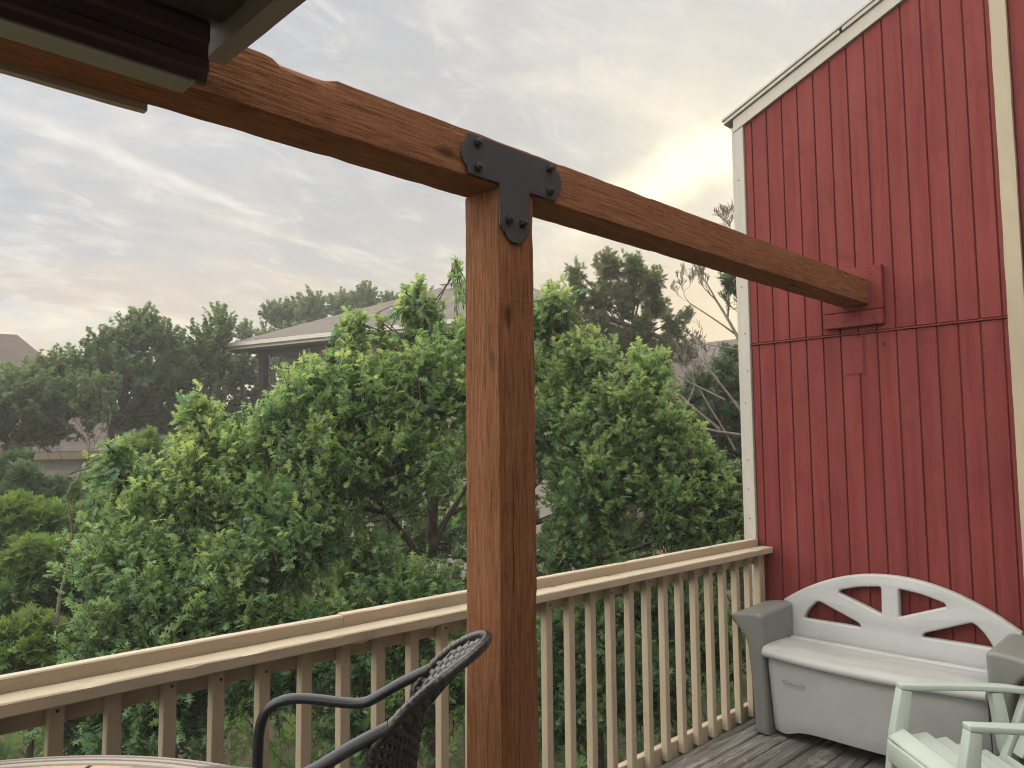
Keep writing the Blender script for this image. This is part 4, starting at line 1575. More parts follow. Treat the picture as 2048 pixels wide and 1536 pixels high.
def build_left_house():
    C = Vector((6.2, 31.5, 0))
    ang = R(-12)
    A = Vector((math.cos(ang), math.sin(ang), 0)); B = Vector((-math.sin(ang), math.cos(ang), 0))
    W = lambda a, b, z: C + A * a + B * b + Vector((0, 0, z))
    GZ = -2.6
    EZ = 1.55
    root = thing('white_sided_house', W(0, 0, GZ), 'off white lap sided house with brown roof behind the live oaks on the left', 'house')

    def wbox(name, a0, a1, b0, b1, z0, z1, mat, parent=root, bev=0.0):
        m = MB().hexa([W(a0, b0, z0), W(a1, b0, z0), W(a1, b1, z0), W(a0, b1, z0)], [W(a0, b0, z1), W(a1, b0, z1), W(a1, b1, z1), W(a0, b1, z1)])
        return part(name, m, mat, parent, bevel=bev, seg=1)
    a0, a1, b0, b1 = -7.5, 4.2, -4.0, 5.0
    r0, r1 = W(-3.2, 0.5, EZ + 4.2), W(0.0, 0.5, EZ + 4.2)
    c = [W(a0, b0, EZ), W(a1, b0, EZ), W(a1, b1, EZ), W(a0, b1, EZ)]
    roof_face('roof', [c[0], c[1], r1, r0], root)
    roof_face('roof', [c[1], c[2], r1], root)
    roof_face('roof', [c[3], c[0], r0], root)
    roof_face('roof', [c[2], c[3], r0, r1], root)
    wbox('fascia', a0, a1, b0 - 0.03, b0, EZ - 0.25, EZ - 0.03, 'stucco')
    wbox('wall', a0 + 0.4, a1 - 0.4, b0 + 0.4, b1 - 0.4, GZ, EZ - 0.02, 'siding')
    # lap boards on the side that faces the deck
    z = GZ + 0.2
    while z < EZ - 0.3:
        m = MB().hexa([W(a0 + 0.4, b0 + 0.36, z), W(a1 - 0.4, b0 + 0.36, z), W(a1 - 0.4, b0 + 0.4, z), W(a0 + 0.4, b0 + 0.4, z)],
                      [W(a0 + 0.4, b0 + 0.385, z + 0.205), W(a1 - 0.4, b0 + 0.385, z + 0.205), W(a1 - 0.4, b0 + 0.4, z + 0.205), W(a0 + 0.4, b0 + 0.4, z + 0.205)])
        part('siding_board', m, 'siding', root)
        z += 0.2
    for a in (-5.8, -3.2, 1.2):
        f = wbox('window', a, a + 1.1, b0 + 0.31, b0 + 0.358, -0.7, 0.8, 'white')
        wbox('pane', a + 0.08, a + 1.02, b0 + 0.30, b0 + 0.308, -0.62, 0.03, 'pane', f)
        wbox('pane', a + 0.08, a + 1.02, b0 + 0.30, b0 + 0.308, 0.07, 0.72, 'pane', f)


build_left_house()


def build_right_house():
    root = thing('brown_roofed_house', (19.5, 11.5, -2.8), 'low brown roofed house behind the bare tree next to the red wall', 'house')
    ez, rz = 3.0, 4.65
    y0, y1, x0, x1 = 4.0, 15.5, 16.0, 24.0
    xm = 20.0
    roof_face('roof', [(x0, y1, ez), (x0, y0, ez), (xm, y0 + 3, rz), (xm, y1 - 3, rz)], root)
    roof_face('roof', [(x1, y0, ez), (x1, y1, ez), (xm, y1 - 3, rz), (xm, y0 + 3, rz)], root)
    roof_face('roof', [(x0, y0, ez), (x1, y0, ez), (xm, y0 + 3, rz)], root)
    roof_face('roof', [(x1, y1, ez), (x0, y1, ez), (xm, y1 - 3, rz)], root)
    part('wall', MB().box(x0 + 0.4, x1 - 0.4, y0 + 0.4, y1 - 0.4, -3.2, ez - 0.08), 'stucco', root)
    part('fascia', MB().box(x0 - 0.03, x0, y0, y1, ez - 0.22, ez - 0.04), 'chimney', root)
    for y in (6.0, 9.5, 12.5):
        f = part('window', MB().box(x0 + 0.35, x0 + 0.398, y, y + 1.1, 0.9, 2.3), 'white', root)
        part('pane', MB().box(x0 + 0.34, x0 + 0.348, y + 0.07, y + 1.03, 0.97, 2.23), 'pane', f)


build_right_house()


# ================================================================== TREES
# leaf outlines: (verts, triangles), y along the leaf, unit length
def oak_leaf_template():
    """five lobed, pointed leaf, folded a little along the midrib"""
    half = [(0.21, 0.22), (0.058, 0.34), (0.43, 0.42), (0.062, 0.56), (0.33, 0.74), (0.075, 0.78)]
    mid = [(0, 0.0), (0, 0.56), (0, 1.0)]
    V = []; T = []

    def zz(x, y):
        return 0.10 * math.sin(y * 2.6) - 0.20 * abs(x) - 0.14 * max(0, y - 0.5) ** 1.2
    for (x, y) in mid:
        V.append((x, y, zz(x, y)))
    for sg in (1, -1):
        b = len(V)
        for (x, y) in half:
            V.append((sg * x, y, zz(x, y) + 0.03 * math.sin(x * 20 + y * 9)))
        h = lambda i: b + i
        tr = [(0, h(0), h(1)), (0, h(1), 1), (h(1), h(2), h(3)), (h(1), h(3), 1), (h(3), h(4), h(5)), (1, h(3), h(5)), (1, h(5), 2)]
        T += tr if sg > 0 else [t[::-1] for t in tr]
    return np.array(V), np.array(T)


OAK_V, OAK_T = oak_leaf_template()
SMALL_V = np.array([(0, 0, 0), (0.24, 0.45, 0.05), (0, 1.0, -0.04), (-0.24, 0.45, 0.05)]); SMALL_T = np.array([(0, 1, 2), (0, 2, 3)])
# sprig: three small leaves on a fork
SPRIG_V = np.vstack([SMALL_V * [1, 1, 1], (SMALL_V * [0.8, 0.8, 1]) @ np.array([[0.5, -0.86, 0], [0.86, 0.5, 0], [0, 0, 1]]) + [0.02, 0.2, 0.06], (SMALL_V * [0.8, 0.8, 1]) @ np.array([[0.5, 0.86, 0], [-0.86, 0.5, 0], [0, 0, 1]]) + [-0.02, 0.25, -0.05]])
SPRIG_T = np.vstack([SMALL_T, SMALL_T + 4, SMALL_T + 8])
# feathery spray of scale foliage
def spray_template():
    V = []; T = []
    for (x0, y0, ang, ln, wd, z) in ((0, 0, 0, 1.0, 0.075, 0.0), (0, 0.25, 38, 0.5, 0.07, 0.10), (0, 0.30, -40, 0.48, 0.07, -0.06), (0, 0.52, 30, 0.40, 0.065, -0.08), (0, 0.58, -32, 0.38, 0.065, 0.10), (0, 0.12, -55, 0.35, 0.06, 0.12), (0, 0.10, 58, 0.33, 0.06, -0.1)):
        a = R(ang); d = np.array([math.sin(a), math.cos(a), z]); s = np.array([math.cos(a), -math.sin(a), 0.3]) * wd
        p = np.array([x0, y0, 0.0]); b = len(V)
        V += [p, p + d * ln * 0.55 + s, p + d * ln, p + d * ln * 0.55 - s]
        T += [(b, b + 1, b + 2), (b, b + 2, b + 3)]
    return np.array(V), np.array(T)


SPRAY_V, SPRAY_T = spray_template()


def frames(dirs, ups):
    y = dirs / np.linalg.norm(dirs, axis=1, keepdims=True)
    x = np.cross(y, ups); nx = np.linalg.norm(x, axis=1, keepdims=True); nx[nx < 1e-6] = 1
    x /= nx
    z = np.cross(x, y)
    return np.stack([x, y, z], axis=2)      # columns


def scatter(V, T, pos, dirs, ups, size, tint):
    F = frames(dirs, ups)
    n = len(pos)
    P = np.einsum('nij,vj->nvi', F, V) * size[:, None, None] + pos[:, None, :]
    verts = P.reshape(-1, 3)
    faces = (T[None, :, :] + (np.arange(n) * len(V))[:, None, None]).reshape(-1, 3)
    return verts, faces, np.repeat(tint, len(V))


def unit(rng, n):
    v = rng.normal(size=(n, 3)); return v / np.linalg.norm(v, axis=1, keepdims=True)


def bend(a, b, rng, amt=0.12, n=5, sag=0.0):
    a = np.array(a, float); b = np.array(b, float)
    L = np.linalg.norm(b - a)
    o1 = rng.normal(size=3) * amt * L; o2 = rng.normal(size=3) * amt * L
    out = []
    for k in range(n + 1):
        t = k / n
        p = a * (1 - t) + b * t + o1 * (t * (1 - t) ** 2) * 3 + o2 * (t * t * (1 - t)) * 3
        p[2] += sag * 4 * t * (1 - t)
        out.append(p)
    return out


ALL_NEAR = []


def broad_tree(name, label, cat, base, fork, lobes, seed, leaf, n_shoot, per_shoot, size, mat, barkm, trunk_r, group=None,
               shell=0.45, shoot_len=0.35, lift=0.45, twig=True, tints=(0.05, 0.95), top_bias=0.35, leaf_objects=0, extra_stems=()):
    """lobes: (centre, radius or (rx, ry, rz), weight); shoots spring from each lobe and end in leaf clusters"""
    rng = np.random.default_rng(seed)
    root = thing(name, base, label, cat, group)
    tb = MB()
    base = np.array(base, float); fork = np.array(fork, float)
    tp = bend(base, fork, rng, 0.05, 8)
    tb.tube([Vector(p) for p in tp], [trunk_r * (1.25 if k == 0 else 1.0 - 0.45 * k / 8) for k in range(9)], 9)
    for (sa, sb, sr) in extra_stems:
        q = bend(sa, sb, rng, 0.06, 7)
        tb.tube([Vector(p) for p in q], [sr * (1 - 0.6 * k / 7) for k in range(8)], 7)
    tw = sum(l[2] for l in lobes)
    zlo = min(l[0][2] for l in lobes); zhi = max(l[0][2] for l in lobes)
    pos_all = []; dir_all = []; size_all = []; tint_all = []
    for (c, r, w) in lobes:
        c = np.array(c, float)
        r3 = np.array((r, r, r) if isinstance(r, (int, float)) else r, float)
        # limb from trunk or nearest stem
        cand = [np.array(p) for p in tp[3:]]
        for (sa, sb, sr) in extra_stems:
            for t in (0.4, 0.6, 0.8, 1.0):
                cand.append(np.array(sa) * (1 - t) + np.array(sb) * t)
        st = min(cand, key=lambda p: np.linalg.norm(p - c) + 0.6 * max(0, p[2] - c[2] + 0.3))
        limb = bend(st, c, rng, 0.12, 6, 0.02)
        lr = trunk_r * 0.40 * min(1.0, (r3.mean() / 0.9)) + 0.008
        tb.tube([Vector(p) for p in limb], [lr * (1 - 0.65 * k / 6) for k in range(7)], 6)
        ns = max(3, int(n_shoot * w / tw))
        # secondary branches
        n2 = max(3, ns // 9)
        d2 = unit(rng, n2); d2[:, 2] = d2[:, 2] * 0.8 + 0.15
        e2 = c + d2 * r3 * rng.uniform(0.35, 0.7, (n2, 1))
        subs = []
        for e in e2:
            s0 = np.array(limb[rng.integers(2, 7)])
            q = bend(s0, e, rng, 0.12, 4)
            subs.append(e)
            tb.tube([Vector(p) for p in q], [lr * 0.42 * (1 - 0.6 * k / 4) for k in range(5)], 5, False)
        subs = np.array(subs)
        d = unit(rng, ns)
        d[:, 2] = np.where(d[:, 2] < -0.55, -d[:, 2], d[:, 2])
        rad = rng.uniform(shell ** 3, 1.0, (ns, 1)) ** (1 / 3.0)
        lump = 1.0 + 0.16 * np.sin(d[:, :1] * 7 + seed) * np.cos(d[:, 2:] * 6 + seed * 2)
        tip = c + d * r3 * rad * lump
        sd = d * r3 / r3.mean() + np.array([0, 0, lift]) + rng.normal(size=(ns, 3)) * 0.35
        sd /= np.linalg.norm(sd, axis=1, keepdims=True)
        sl = shoot_len * rng.uniform(0.6, 1.3, ns)
        root_p = tip - sd * sl[:, None]
        if twig:
            for i in range(ns):
                s0 = subs[np.argmin(((subs - root_p[i]) ** 2).sum(1))]
                mid = (s0 + root_p[i]) / 2 + rng.normal(size=3) * 0.03
                tb.tube([Vector(s0), Vector(mid), Vector(root_p[i]), Vector(tip[i])], [0.0065, 0.005, 0.0038, 0.002], 3, False)
        k = per_shoot
        t = rng.uniform(0.15, 1.0, (ns, k))
        pp = root_p[:, None, :] + sd[:, None, :] * (sl[:, None] * t)[:, :, None]
        rd = unit(rng, ns * k).reshape(ns, k, 3)
        ld = sd[:, None, :] * (0.35 + 0.5 * t[:, :, None]) + rd * 0.85 + np.array([0, 0, -0.08])
        sz = rng.uniform(size[0], size[1], (ns, k)) * (1.06 - 0.25 * t)
        # inborn leaf colour: young growth at the upper outside is yellower
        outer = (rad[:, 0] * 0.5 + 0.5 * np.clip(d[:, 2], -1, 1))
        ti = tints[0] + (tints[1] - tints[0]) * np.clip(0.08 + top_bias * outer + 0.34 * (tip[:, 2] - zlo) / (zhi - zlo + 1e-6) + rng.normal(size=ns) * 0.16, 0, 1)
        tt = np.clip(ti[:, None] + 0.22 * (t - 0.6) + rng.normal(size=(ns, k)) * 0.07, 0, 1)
        pos_all.append(pp.reshape(-1, 3)); dir_all.append(ld.reshape(-1, 3)); size_all.append(sz.ravel()); tint_all.append(tt.ravel())
    pos = np.vstack(pos_all); dr = np.vstack(dir_all); sz = np.concatenate(size_all); ti = np.concatenate(tint_all)
    ups = rng.normal(size=(len(pos), 3)) * 0.55 + np.array([0, 0, 1.0])
    V, T = leaf
    tm = tb.mesh('trunk', smooth=True)
    link('trunk', tm, barkm, root)
    keep = np.ones(len(pos), bool)
    if leaf_objects:
        # nearest leaves stand as objects of their own
        Rm = np.array(ROT)
        pc = (pos - np.array([0, 0, CAM_H])) @ Rm
        dep = -pc[:, 2]
        u = 1024 + F_PX * pc[:, 0] / dep; v = 768 - F_PX * pc[:, 1] / dep
        ok = (dep > 1) & (u > 20) & (u < 1480) & (v > 480) & (v < 1400 - 0.19 * u)
        score = np.where(ok, sz / dep ** 2.2, 0)
        idx = np.argsort(-score)[:leaf_objects]
        keep[idx] = False
        Fm = frames(dr[idx], ups[idx])
        protos = []
        for k in range(6):
            protos.append(arrays_mesh('leaf', V, T, np.full(len(V), 0.12 + 0.15 * k)))
            protos[-1].materials.append(M[mat])
        for j, i in enumerate(idx):
            o = bpy.data.objects.new('leaf', protos[int(np.clip((ti[i] - 0.05) / 0.15, 0, 5))])
            COL.objects.link(o)
            o.parent = root
            o.matrix_local = Matrix.Translation(Vector(pos[i]) - Vector(base)) @ Matrix(Fm[j].tolist()).to_4x4() @ Matrix.Scale(float(sz[i]), 4)
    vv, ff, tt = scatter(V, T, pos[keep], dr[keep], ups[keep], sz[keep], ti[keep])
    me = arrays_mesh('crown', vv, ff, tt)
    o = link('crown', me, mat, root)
    o['kind'] = 'stuff'
    return root


def lob(px, py, rpx, d, w=None, squash=1.0, deep=1.0):
    p = at(px, py, d)
    r = pxsize(rpx, d) * (1.04 if d < 9 else 1.0)
    return (tuple(p), (r * deep, r * deep, r * squash), (w if w is not None else rpx * rpx))


def spires(d, *pts):
    """slim upright shoots that stand out of the crown"""
    return [lob(x, y, r, d, w=r * r * 3.2, squash=2.3) for (x, y, r) in pts]


def gz(p):
    return ground_z(p[0], p[1])


def foot(px, d):
    p = at(px, 884, d)
    return (p.x, p.y, gz(p) - 0.05)


OAK = (OAK_V, OAK_T)
b = foot(420, 7.5)
broad_tree('red_oak_tree', 'shorter bright green lobed leaf oak at the left end of the row', 'tree', b, tuple(at(400, 1300, 7.4)),
           [lob(238, 955, 62, 7.6), lob(232, 905, 34, 7.6), lob(300, 1060, 115, 7.3), lob(402, 850, 62, 7.6), lob(405, 950, 95, 7.4), lob(240, 1130, 100, 7.2), lob(330, 1210, 130, 6.9),
            lob(480, 905, 72, 7.5), lob(500, 1040, 130, 7.3), lob(240, 1270, 95, 6.9), lob(470, 1200, 140, 6.8), lob(560, 1330, 130, 6.6), lob(330, 1400, 140, 6.6), lob(160, 1430, 90, 7.0)]
           + spires(7.5, (236, 900, 15), (258, 930, 14), (396, 800, 16), (425, 830, 14), (480, 850, 14), (350, 900, 14), (180, 1040, 13), (300, 940, 14), (520, 860, 14)),
           3, OAK, 2100, 15, (0.050, 0.125), 'oak_leaf', 'bark', 0.075, 'red oaks below the deck', shell=0.15, shoot_len=0.46, lift=0.85, leaf_objects=300)
b = foot(868, 7.4)
broad_tree('red_oak_tree', 'tallest bright green lobed leaf oak rising behind the timber post', 'tree', b, tuple(at(868, 960, 7.4)),
           [lob(703, 705, 58, 7.2), lob(695, 660, 36, 7.2), lob(845, 635, 52, 7.5), lob(838, 592, 36, 7.5), lob(914, 545, 9, 7.6), lob(930, 680, 66, 7.5), lob(610, 800, 78, 7.0), lob(560, 860, 75, 7.0), lob(720, 800, 120, 7.0),
            lob(860, 770, 120, 7.1), lob(640, 930, 125, 6.9), lob(790, 930, 120, 6.9), lob(980, 720, 110, 7.6), lob(1000, 630, 55, 7.7), lob(1000, 880, 110, 7.6), lob(590, 1060, 110, 6.7), lob(735, 1130, 90, 6.8), lob(680, 1270, 125, 6.5),
            lob(830, 1210, 100, 6.6), lob(960, 1020, 80, 7.8), lob(900, 1330, 110, 6.6), lob(760, 1420, 130, 6.5)]
           + spires(7.3, (690, 640, 15), (722, 650, 14), (838, 578, 15), (862, 615, 12), (815, 600, 13), (913, 520, 7), (610, 740, 15), (560, 790, 14), (770, 690, 14), (650, 720, 13), (760, 640, 12)),
           5, OAK, 2850, 15, (0.050, 0.125), 'oak_leaf', 'bark', 0.085, 'red oaks below the deck', shell=0.15, shoot_len=0.46, lift=0.85, leaf_objects=300,
           extra_stems=((tuple(at(868, 1160, 7.4)), tuple(at(700, 930, 7.0)), 0.035), (tuple(at(868, 1100, 7.4)), tuple(at(930, 980, 7.5)), 0.045), (tuple(at(868, 960, 7.4)), tuple(at(850, 640, 7.5)), 0.04)))
b = foot(1220, 7.7)
broad_tree('red_oak_tree', 'bright green lobed leaf oak between the timber post and the red wall', 'tree', b, tuple(at(1190, 1120, 7.7)),
           [lob(1100, 640, 70, 7.9), lob(1078, 725, 42, 7.9), lob(1115, 590, 34, 8.0), lob(1170, 745, 92, 7.7), lob(1190, 700, 46, 7.8), lob(1285, 755, 66, 7.6), lob(1260, 840, 110, 7.4), lob(1130, 860, 110, 7.5), lob(1345, 890, 84, 7.4), lob(1400, 930, 58, 7.4),
            lob(1200, 970, 110, 7.2), lob(1330, 1010, 85, 7.2), lob(1440, 1000, 62, 7.3), lob(1465, 940, 36, 7.5), lob(1430, 1080, 75, 7.2), lob(1150, 1080, 85, 7.3), lob(1250, 1180, 80, 7.4), lob(1150, 1260, 110, 7.0), lob(1350, 1210, 100, 7.4), lob(1130, 1400, 110, 7.0), lob(1300, 1370, 110, 7.2), lob(1430, 1280, 80, 7.4)]
           + spires(7.7, (1100, 585, 14), (1130, 600, 12), (1190, 690, 14), (1225, 720, 13), (1285, 700, 14), (1318, 720, 14), (1350, 830, 14), (1400, 870, 13), (1150, 690, 13), (1440, 920, 12)),
           9, OAK, 2500, 15, (0.050, 0.125), 'oak_leaf', 'bark', 0.075, 'red oaks below the deck', shell=0.15, shoot_len=0.46, lift=0.85, leaf_objects=300,
           extra_stems=((tuple(at(1200, 1180, 7.6)), tuple(at(1100, 930, 7.7)), 0.03), (tuple(at(1200, 1100, 7.6)), tuple(at(1260, 840, 7.4)), 0.03)))

b = foot(1010, 12.5)
broad_tree('cedar_elm_tree', 'dull green small leaved tree filling the gap behind the oaks', 'tree', b, tuple(at(1010, 1050, 12.5)),
           [lob(820, 900, 120, 12.5), lob(960, 960, 130, 12.8), lob(1120, 900, 130, 12.6), lob(1260, 960, 110, 12.4), lob(700, 1020, 110, 12.2), lob(860, 1080, 110, 12.6), lob(1050, 1120, 120, 12.4), lob(1230, 1110, 100, 12.2), lob(1350, 1060, 90, 12.2), lob(640, 1150, 110, 11.8), lob(560, 960, 90, 12.6), lob(950, 800, 90, 12.8), lob(1150, 780, 70, 12.8), lob(1400, 1180, 90, 11.8), lob(1200, 1280, 110, 11.5), lob(900, 1250, 120, 11.6)],
           15, (SPRIG_V, SPRIG_T), 1300, 26, (0.07, 0.13), 'elm_leaf', 'bark_dark', 0.12, None, shell=0.3, shoot_len=0.5, lift=0.3, twig=False, top_bias=0.35)

# live oaks further back on the left
LIVE = (SPRIG_V, SPRIG_T)


def live(label, px, d, lobes, seed, n, tr=0.2, forkpy=860, size=(0.085, 0.15), mat='live_leaf', barkm='bark_dark', name='live_oak_tree', per=44, shoot=0.95, lean=0):
    b = foot(px, d)
    return broad_tree(name, label, 'tree', b, tuple(at(px + lean, forkpy, d)), [lob(x, y, r, d + dd, squash=0.85) for (x, y, r, dd) in lobes], seed, LIVE, n, per, size, mat, barkm, tr,
                      'live oaks behind the red oaks', shell=0.3, shoot_len=shoot, lift=0.6, twig=True, top_bias=0.5)


live('grey green live oak at the far left edge with dark leaning limbs', 30, 23, [(10, 795, 85, 0), (95, 780, 75, 1), (110, 725, 40, 1), (165, 725, 52, 2), (175, 800, 72, 0), (-30, 850, 80, 0), (90, 850, 58, 0.5)], 31, 520, 0.2, 900)
live('grey green live oak with leaning trunk and pointed twin tops', 250, 25, [(275, 665, 62, 0), (330, 680, 46, 0), (215, 690, 52, 0), (250, 750, 85, 0), (330, 770, 90, 1), (180, 760, 60, 0), (270, 830, 62, 1), (285, 630, 28, 0)], 32, 520, 0.18, 850, lean=-30)
live('dark live oak between the pointed live oak and the tan house porch', 420, 26, [(420, 680, 66, 0), (440, 640, 42, 0), (390, 740, 82, 0), (470, 750, 82, 1), (400, 830, 92, 0), (490, 840, 82, 1), (340, 840, 70, 0)], 33, 560, 0.2, 880)
live('dark live oak standing behind the porch column of the tan house', 590, 38, [(560, 760, 90, 0), (600, 700, 70, 0), (520, 690, 52, 0), (640, 780, 90, 0), (540, 830, 80, 0), (490, 660, 30, 0)], 34, 520, 0.2, 850, size=(0.12, 0.2))
live('round topped live oak showing over the left of the tan house roof', 600, 42, [(570, 630, 42, 0), (620, 615, 46, 0), (545, 625, 30, 0), (600, 670, 70, 0)], 35, 360, 0.2, 780, size=(0.12, 0.2))
live('round topped live oak showing over the middle of the tan house roof', 725, 44, [(680, 610, 38, 0), (730, 598, 40, 0), (775, 605, 32, 0), (725, 650, 60, 0)], 36, 360, 0.2, 780, size=(0.12, 0.2))

# tall airy juniper right of the post, and a dark cedar by the red wall
SPRAY = (SPRAY_V, SPRAY_T)


def conifer(name, label, px, d, lobes, seed, n, mat, tr, forkpy, size, per=22, shoot=0.5, group=None, squash=1.25, cat='tree', shell=0.2, lift=0.9, barkm='bark_dark', tb=0.4):
    b = foot(px, d)
    return broad_tree(name, label, cat, b, tuple(at(px, forkpy, d)), [lob(x, y, r, d + dd, squash=squash) for (x, y, r, dd) in lobes], seed, SPRAY, n, per, size, mat, barkm, tr, group,
                      shell=shell, shoot_len=shoot, lift=lift, twig=True, top_bias=tb)


conifer('juniper_tree', 'tall airy juniper standing against the bright sky under the beam', 1262, 18, [(1152, 545, 20, 0), (1160, 590, 30, 0), (1215, 535, 30, 0), (1205, 590, 34, 0), (1265, 535, 30, 0), (1300, 560, 30, 0), (1255, 600, 38, 0), (1310, 610, 30, 0.5), (1345, 650, 26, 0), (1285, 660, 34, 0), (1200, 660, 34, 0), (1330, 690, 24, 0), (1240, 700, 30, 0), (1370, 700, 22, 0), (1140, 640, 26, 0), (1375, 625, 14, 0)],
        41, 400, 'hazy_leaf', 0.12, 690, (0.13, 0.22), 22, 0.5, squash=1.3)
conifer('cedar_tree', 'dark green cedar close to the white corner trim of the red wall', 1445, 15.0, [(1455, 760, 40, 0), (1430, 830, 55, 0), (1470, 880, 55, 0), (1400, 900, 50, 0), (1465, 700, 24, 0), (1420, 980, 60, 0), (1480, 960, 60, 0), (1390, 830, 30, 0), (1500, 820, 50, 0), (1400, 760, 30, -1.5), (1368, 800, 36, -1.5), (1350, 850, 40, -1.5), (1440, 730, 26, -1)],
        42, 560, 'cedar_leaf', 0.12, 760, (0.11, 0.2), 22, 0.5, squash=0.8)
conifer('cedar_tree', 'dark branch tip of a cedar just under the beam beside the red wall', 1520, 11, [(1460, 555, 22, 0), (1490, 545, 26, 0), (1520, 600, 50, 0), (1540, 700, 60, 0)], 43, 110, 'cedar_leaf', 0.1, 700, (0.09, 0.17), 22, 0.35, squash=0.7)

# bright junipers on the slope at the left
JG = 'junipers on the slope below left'
conifer('juniper_shrub', 'bright green juniper bush lowest in the left corner', 60, 9.5, [(60, 1290, 60, 0), (120, 1330, 60, 0), (20, 1360, 60, 0), (150, 1290, 42, 0)], 51, 300, 'juniper_leaf', 0.05, 1350, (0.13, 0.24), 24, 0.22, JG, 0.8, 'shrub')
conifer('juniper_shrub', 'bright green juniper bush at the left edge above the lowest one', 20, 10.5, [(10, 1180, 70, 0), (60, 1165, 50, 0), (-20, 1240, 60, 0), (90, 1120, 50, 0)], 52, 300, 'juniper_leaf', 0.05, 1250, (0.13, 0.24), 24, 0.22, JG, 0.8, 'shrub')
conifer('juniper_shrub', 'rounded olive juniper bush left of the shorter oak', 120, 12, [(60, 1060, 60, 0), (120, 1060, 55, 0), (180, 1075, 48, 0), (20, 1040, 50, 0), (100, 1120, 60, 0), (170, 1130, 50, 0)], 53, 360, 'juniper_leaf', 0.06, 1150, (0.15, 0.26), 24, 0.25, JG, 0.8, 'shrub')
conifer('juniper_shrub', 'pointed dark juniper in front of the white siding', 110, 15, [(100, 985, 20, 0), (95, 1020, 36, 0), (160, 1030, 30, 0), (40, 1010, 40, 0), (130, 1060, 46, 0), (45, 960, 24, 0)], 54, 300, 'cedar_leaf', 0.06, 1040, (0.17, 0.3), 24, 0.3, JG, 1.1, 'shrub')
conifer('juniper_shrub', 'yellow green juniper top showing above the shorter oak', 200, 13.5, [(185, 1000, 36, 0), (225, 1010, 40, 0), (290, 905, 32, 0), (300, 960, 40, 0), (250, 1060, 50, 0)], 55, 260, 'juniper_leaf', 0.06, 1060, (0.15, 0.26), 24, 0.25, JG, 1.1, 'shrub')
conifer('juniper_shrub', 'blue green shrub at the far left under the live oak', 20, 16, [(10, 950, 36, 0), (35, 930, 24, 0), (-20, 960, 40, 0), (10, 990, 44, 0)], 56, 240, 'cedar_leaf', 0.06, 980, (0.17, 0.3), 24, 0.3, JG, 0.9, 'shrub')


conifer('juniper_shrub', 'feathery juniper filling the gap beside the broken snag', 110, 10.8, [(110, 1200, 40, 0), (150, 1180, 34, 0), (80, 1240, 36, 0), (140, 1140, 34, 0.4), (60, 1110, 34, 0.6), (170, 1230, 30, 0)], 57, 260, 'juniper_leaf', 0.05, 1230, (0.10, 0.2), 24, 0.25, JG, 1.0, 'shrub')


# bare dead tree by the red wall
def bare_tree(name, label, stems, seed, mat='bark_dead', depth=4, spread=0.55, group=None, cat='tree', glen=9.0):
    rng = random.Random(seed)
    root = thing(name, stems[0][0], label, cat, group)
    mb = MB()

    def grow(p, d, L, r, lev):
        n = 5
        pts = [p.copy()]; rr = [r]
        q = p.copy(); dd = d.copy()
        for k in range(n):
            dd = (dd + Vector((rng.gauss(0, 0.16), rng.gauss(0, 0.16), rng.gauss(0.05, 0.12)))).normalized()
            q = q + dd * (L / n)
            pts.append(q.copy()); rr.append(max(0.0035, r * (1 - 0.55 * (k + 1) / n)))
            if lev > 0 and k >= 1 and rng.random() < 0.55:
                ax = Vector((rng.gauss(0, 1), rng.gauss(0, 1), rng.gauss(0, 1))).normalized()
                nd = (dd + ax * spread + Vector((0, 0, 0.12))).normalized()
                grow(q.copy(), nd, L * rng.uniform(0.5, 0.85), rr[-1] * 0.6, lev - 1)
        mb.tube(pts, rr, 6 if r > 0.03 else 4, False)
        if lev > 0:
            grow(q, (dd + Vector((rng.gauss(0, .25), rng.gauss(0, .25), 0.15))).normalized(), L * 0.62, rr[-1], lev - 1)
    for (a, b, r) in stems:
        a = Vector(a); b = Vector(b)
        pts = [Vector(p) for p in bend(a, b, np.random.default_rng(seed), 0.05, 6)]
        mb.tube(pts, [r * (1 - 0.35 * k / 6) for k in range(7)], 7, False)
        d = (b - pts[-2]).normalized()
        grow(b, d, min(glen, (b - a).length * 0.34), r * 0.62, depth)
    part('branches', mb, mat, root, smooth=True)
    return root


bare_tree('bare_tree', 'leafless pale tree reaching over the beam beside the red wall',
          [(foot(1530, 14), tuple(at(1487, 700, 14)), 0.075), (tuple(at(1487, 700, 14)), tuple(at(1432, 600, 14)), 0.032), (tuple(at(1470, 668, 14)), tuple(at(1385, 610, 14.2)), 0.018),
           (tuple(at(1455, 640, 14)), tuple(at(1452, 510, 14)), 0.018), (tuple(at(1488, 705, 14)), tuple(at(1478, 590, 13.8)), 0.015), (tuple(at(1432, 600, 14)), tuple(at(1395, 540, 14)), 0.016), (tuple(at(1487, 700, 14)), tuple(at(1420, 690, 14)), 0.014)], 62, depth=5, glen=0.85, spread=0.5)
bare_tree('bare_tree', 'tangle of dead grey limbs below the airy juniper', [(foot(1400, 13), tuple(at(1370, 860, 13)), 0.05), (tuple(at(1440, 860, 13)), tuple(at(1360, 790, 13)), 0.03), (tuple(at(1480, 820, 13)), tuple(at(1420, 740, 13)), 0.025), (tuple(at(1480, 870, 13)), tuple(at(1390, 850, 12.8)), 0.03), (tuple(at(1450, 800, 13)), tuple(at(1340, 740, 13)), 0.02), (tuple(at(1470, 900, 13)), tuple(at(1400, 780, 13)), 0.02)], 66, depth=4, spread=0.75, glen=0.8)
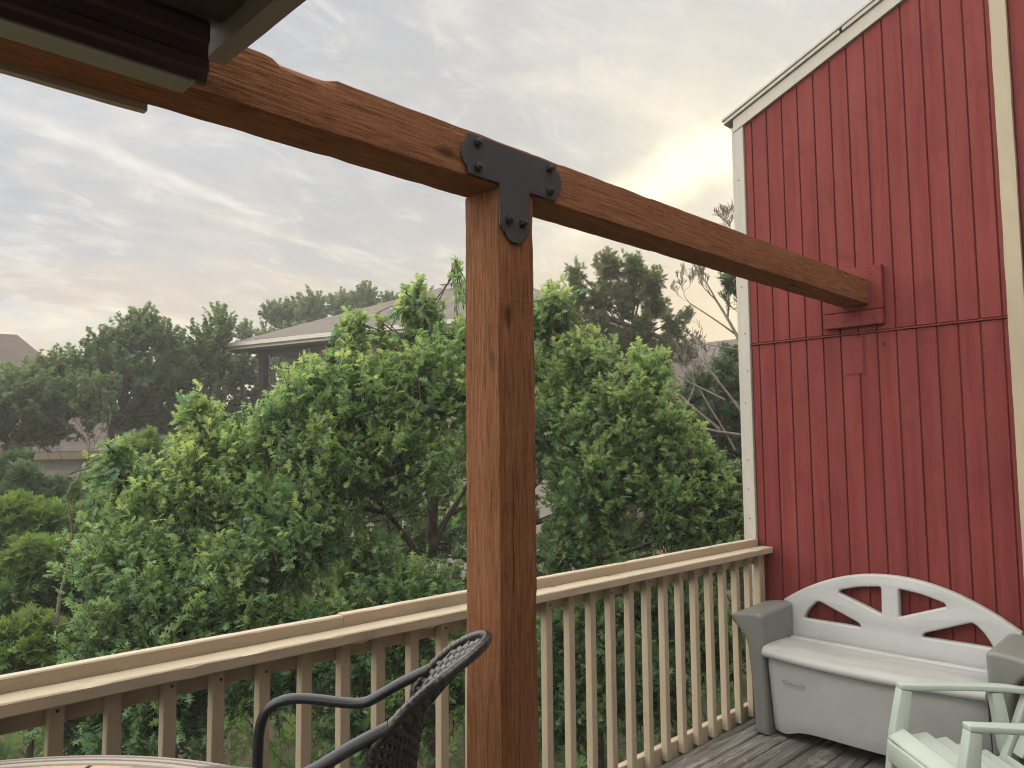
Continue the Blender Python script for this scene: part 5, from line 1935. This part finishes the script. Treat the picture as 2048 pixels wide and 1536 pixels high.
bare_tree('dead_snag', 'broken dead juniper snag among the green junipers at left', [(foot(125, 9.3), tuple(at(120, 1190, 9.3)), 0.03), (tuple(at(122, 1260, 9.3)), tuple(at(60, 1215, 9.4)), 0.012), (tuple(at(124, 1250, 9.3)), tuple(at(165, 1240, 9.2)), 0.012)], 70, depth=2, spread=0.8)


# a far wood closing the horizon
def far_wood():
    rng = np.random.default_rng(99)
    n = 900
    az = rng.uniform(-0.35, 1.75, n)
    dist = rng.uniform(52, 80, n)
    cx = np.sin(az) * dist; cy_ = np.cos(az) * dist
    cz = rng.uniform(-1.0, 3.4, n) + 0.8 * np.sin(az * 9)
    k = 90
    d = unit(rng, n * k).reshape(n, k, 3) * rng.uniform(0.5, 1.0, (n, k, 1)) ** 0.5
    pos = np.stack([cx, cy_, cz], 1)[:, None, :] + d * np.array([2.0, 2.0, 1.5])
    pos = pos.reshape(-1, 3)
    dr = unit(rng, n * k) + np.array([0, 0, 0.4])
    up = rng.normal(size=(n * k, 3)) + np.array([0, 0, 0.7])
    v, f, t = scatter(SMALL_V * [1.8, 1, 1], SMALL_T, pos, dr, up, rng.uniform(0.35, 0.7, n * k), np.clip(rng.normal(0.4, 0.2, n * k), 0, 1))
    o = link('distant_wood', arrays_mesh('distant_wood', v, f, t), 'live_leaf')
    tag(o, 'distant line of dark trees behind the houses', 'woodland', kind='stuff')


far_wood()


# dry undergrowth below the oaks
def undergrowth():
    rng = np.random.default_rng(5)
    n = 5000
    x = rng.uniform(-3, 14, n); y = rng.uniform(3.0, 17, n)
    z = np.array([ground_z(a, b) for a, b in zip(x, y)])
    pos = np.stack([x, y, z + rng.uniform(0, 0.35, n)], 1)
    dr = unit(rng, n) + np.array([0, 0, 0.9]); up = rng.normal(size=(n, 3)) + np.array([0, 0, 0.4])
    v, f, t = scatter(SPRAY_V, SPRAY_T, pos, dr, up, rng.uniform(0.2, 0.5, n), np.clip(rng.normal(0.4, 0.25, n), 0, 1))
    o = link('undergrowth', arrays_mesh('undergrowth', v, f, t), 'juniper_leaf')
    tag(o, 'low green undergrowth on the ground under the oaks', 'undergrowth', kind='stuff')


undergrowth()


# thin evening haze
def build_haze():
    o = part('haze', MB().box(-280, 280, -280, 280, -8.0, 10.5), None)
    m = bpy.data.materials.new('thin evening haze'); m.use_nodes = True
    nt = m.node_tree; nt.nodes.clear()
    v = nt.nodes.new('ShaderNodeVolumePrincipled')
    v.inputs['Color'].default_value = (0.96, 0.94, 0.90, 1)
    v.inputs['Density'].default_value = HAZE
    v.inputs['Anisotropy'].default_value = 0.2
    out = nt.nodes.new('ShaderNodeOutputMaterial'); nt.links.new(v.outputs[0], out.inputs['Volume'])
    o.data.materials.append(m)
    tag(o, 'thin warm evening haze in the air', 'haze', kind='stuff')


HAZE = 0.0028
build_haze()
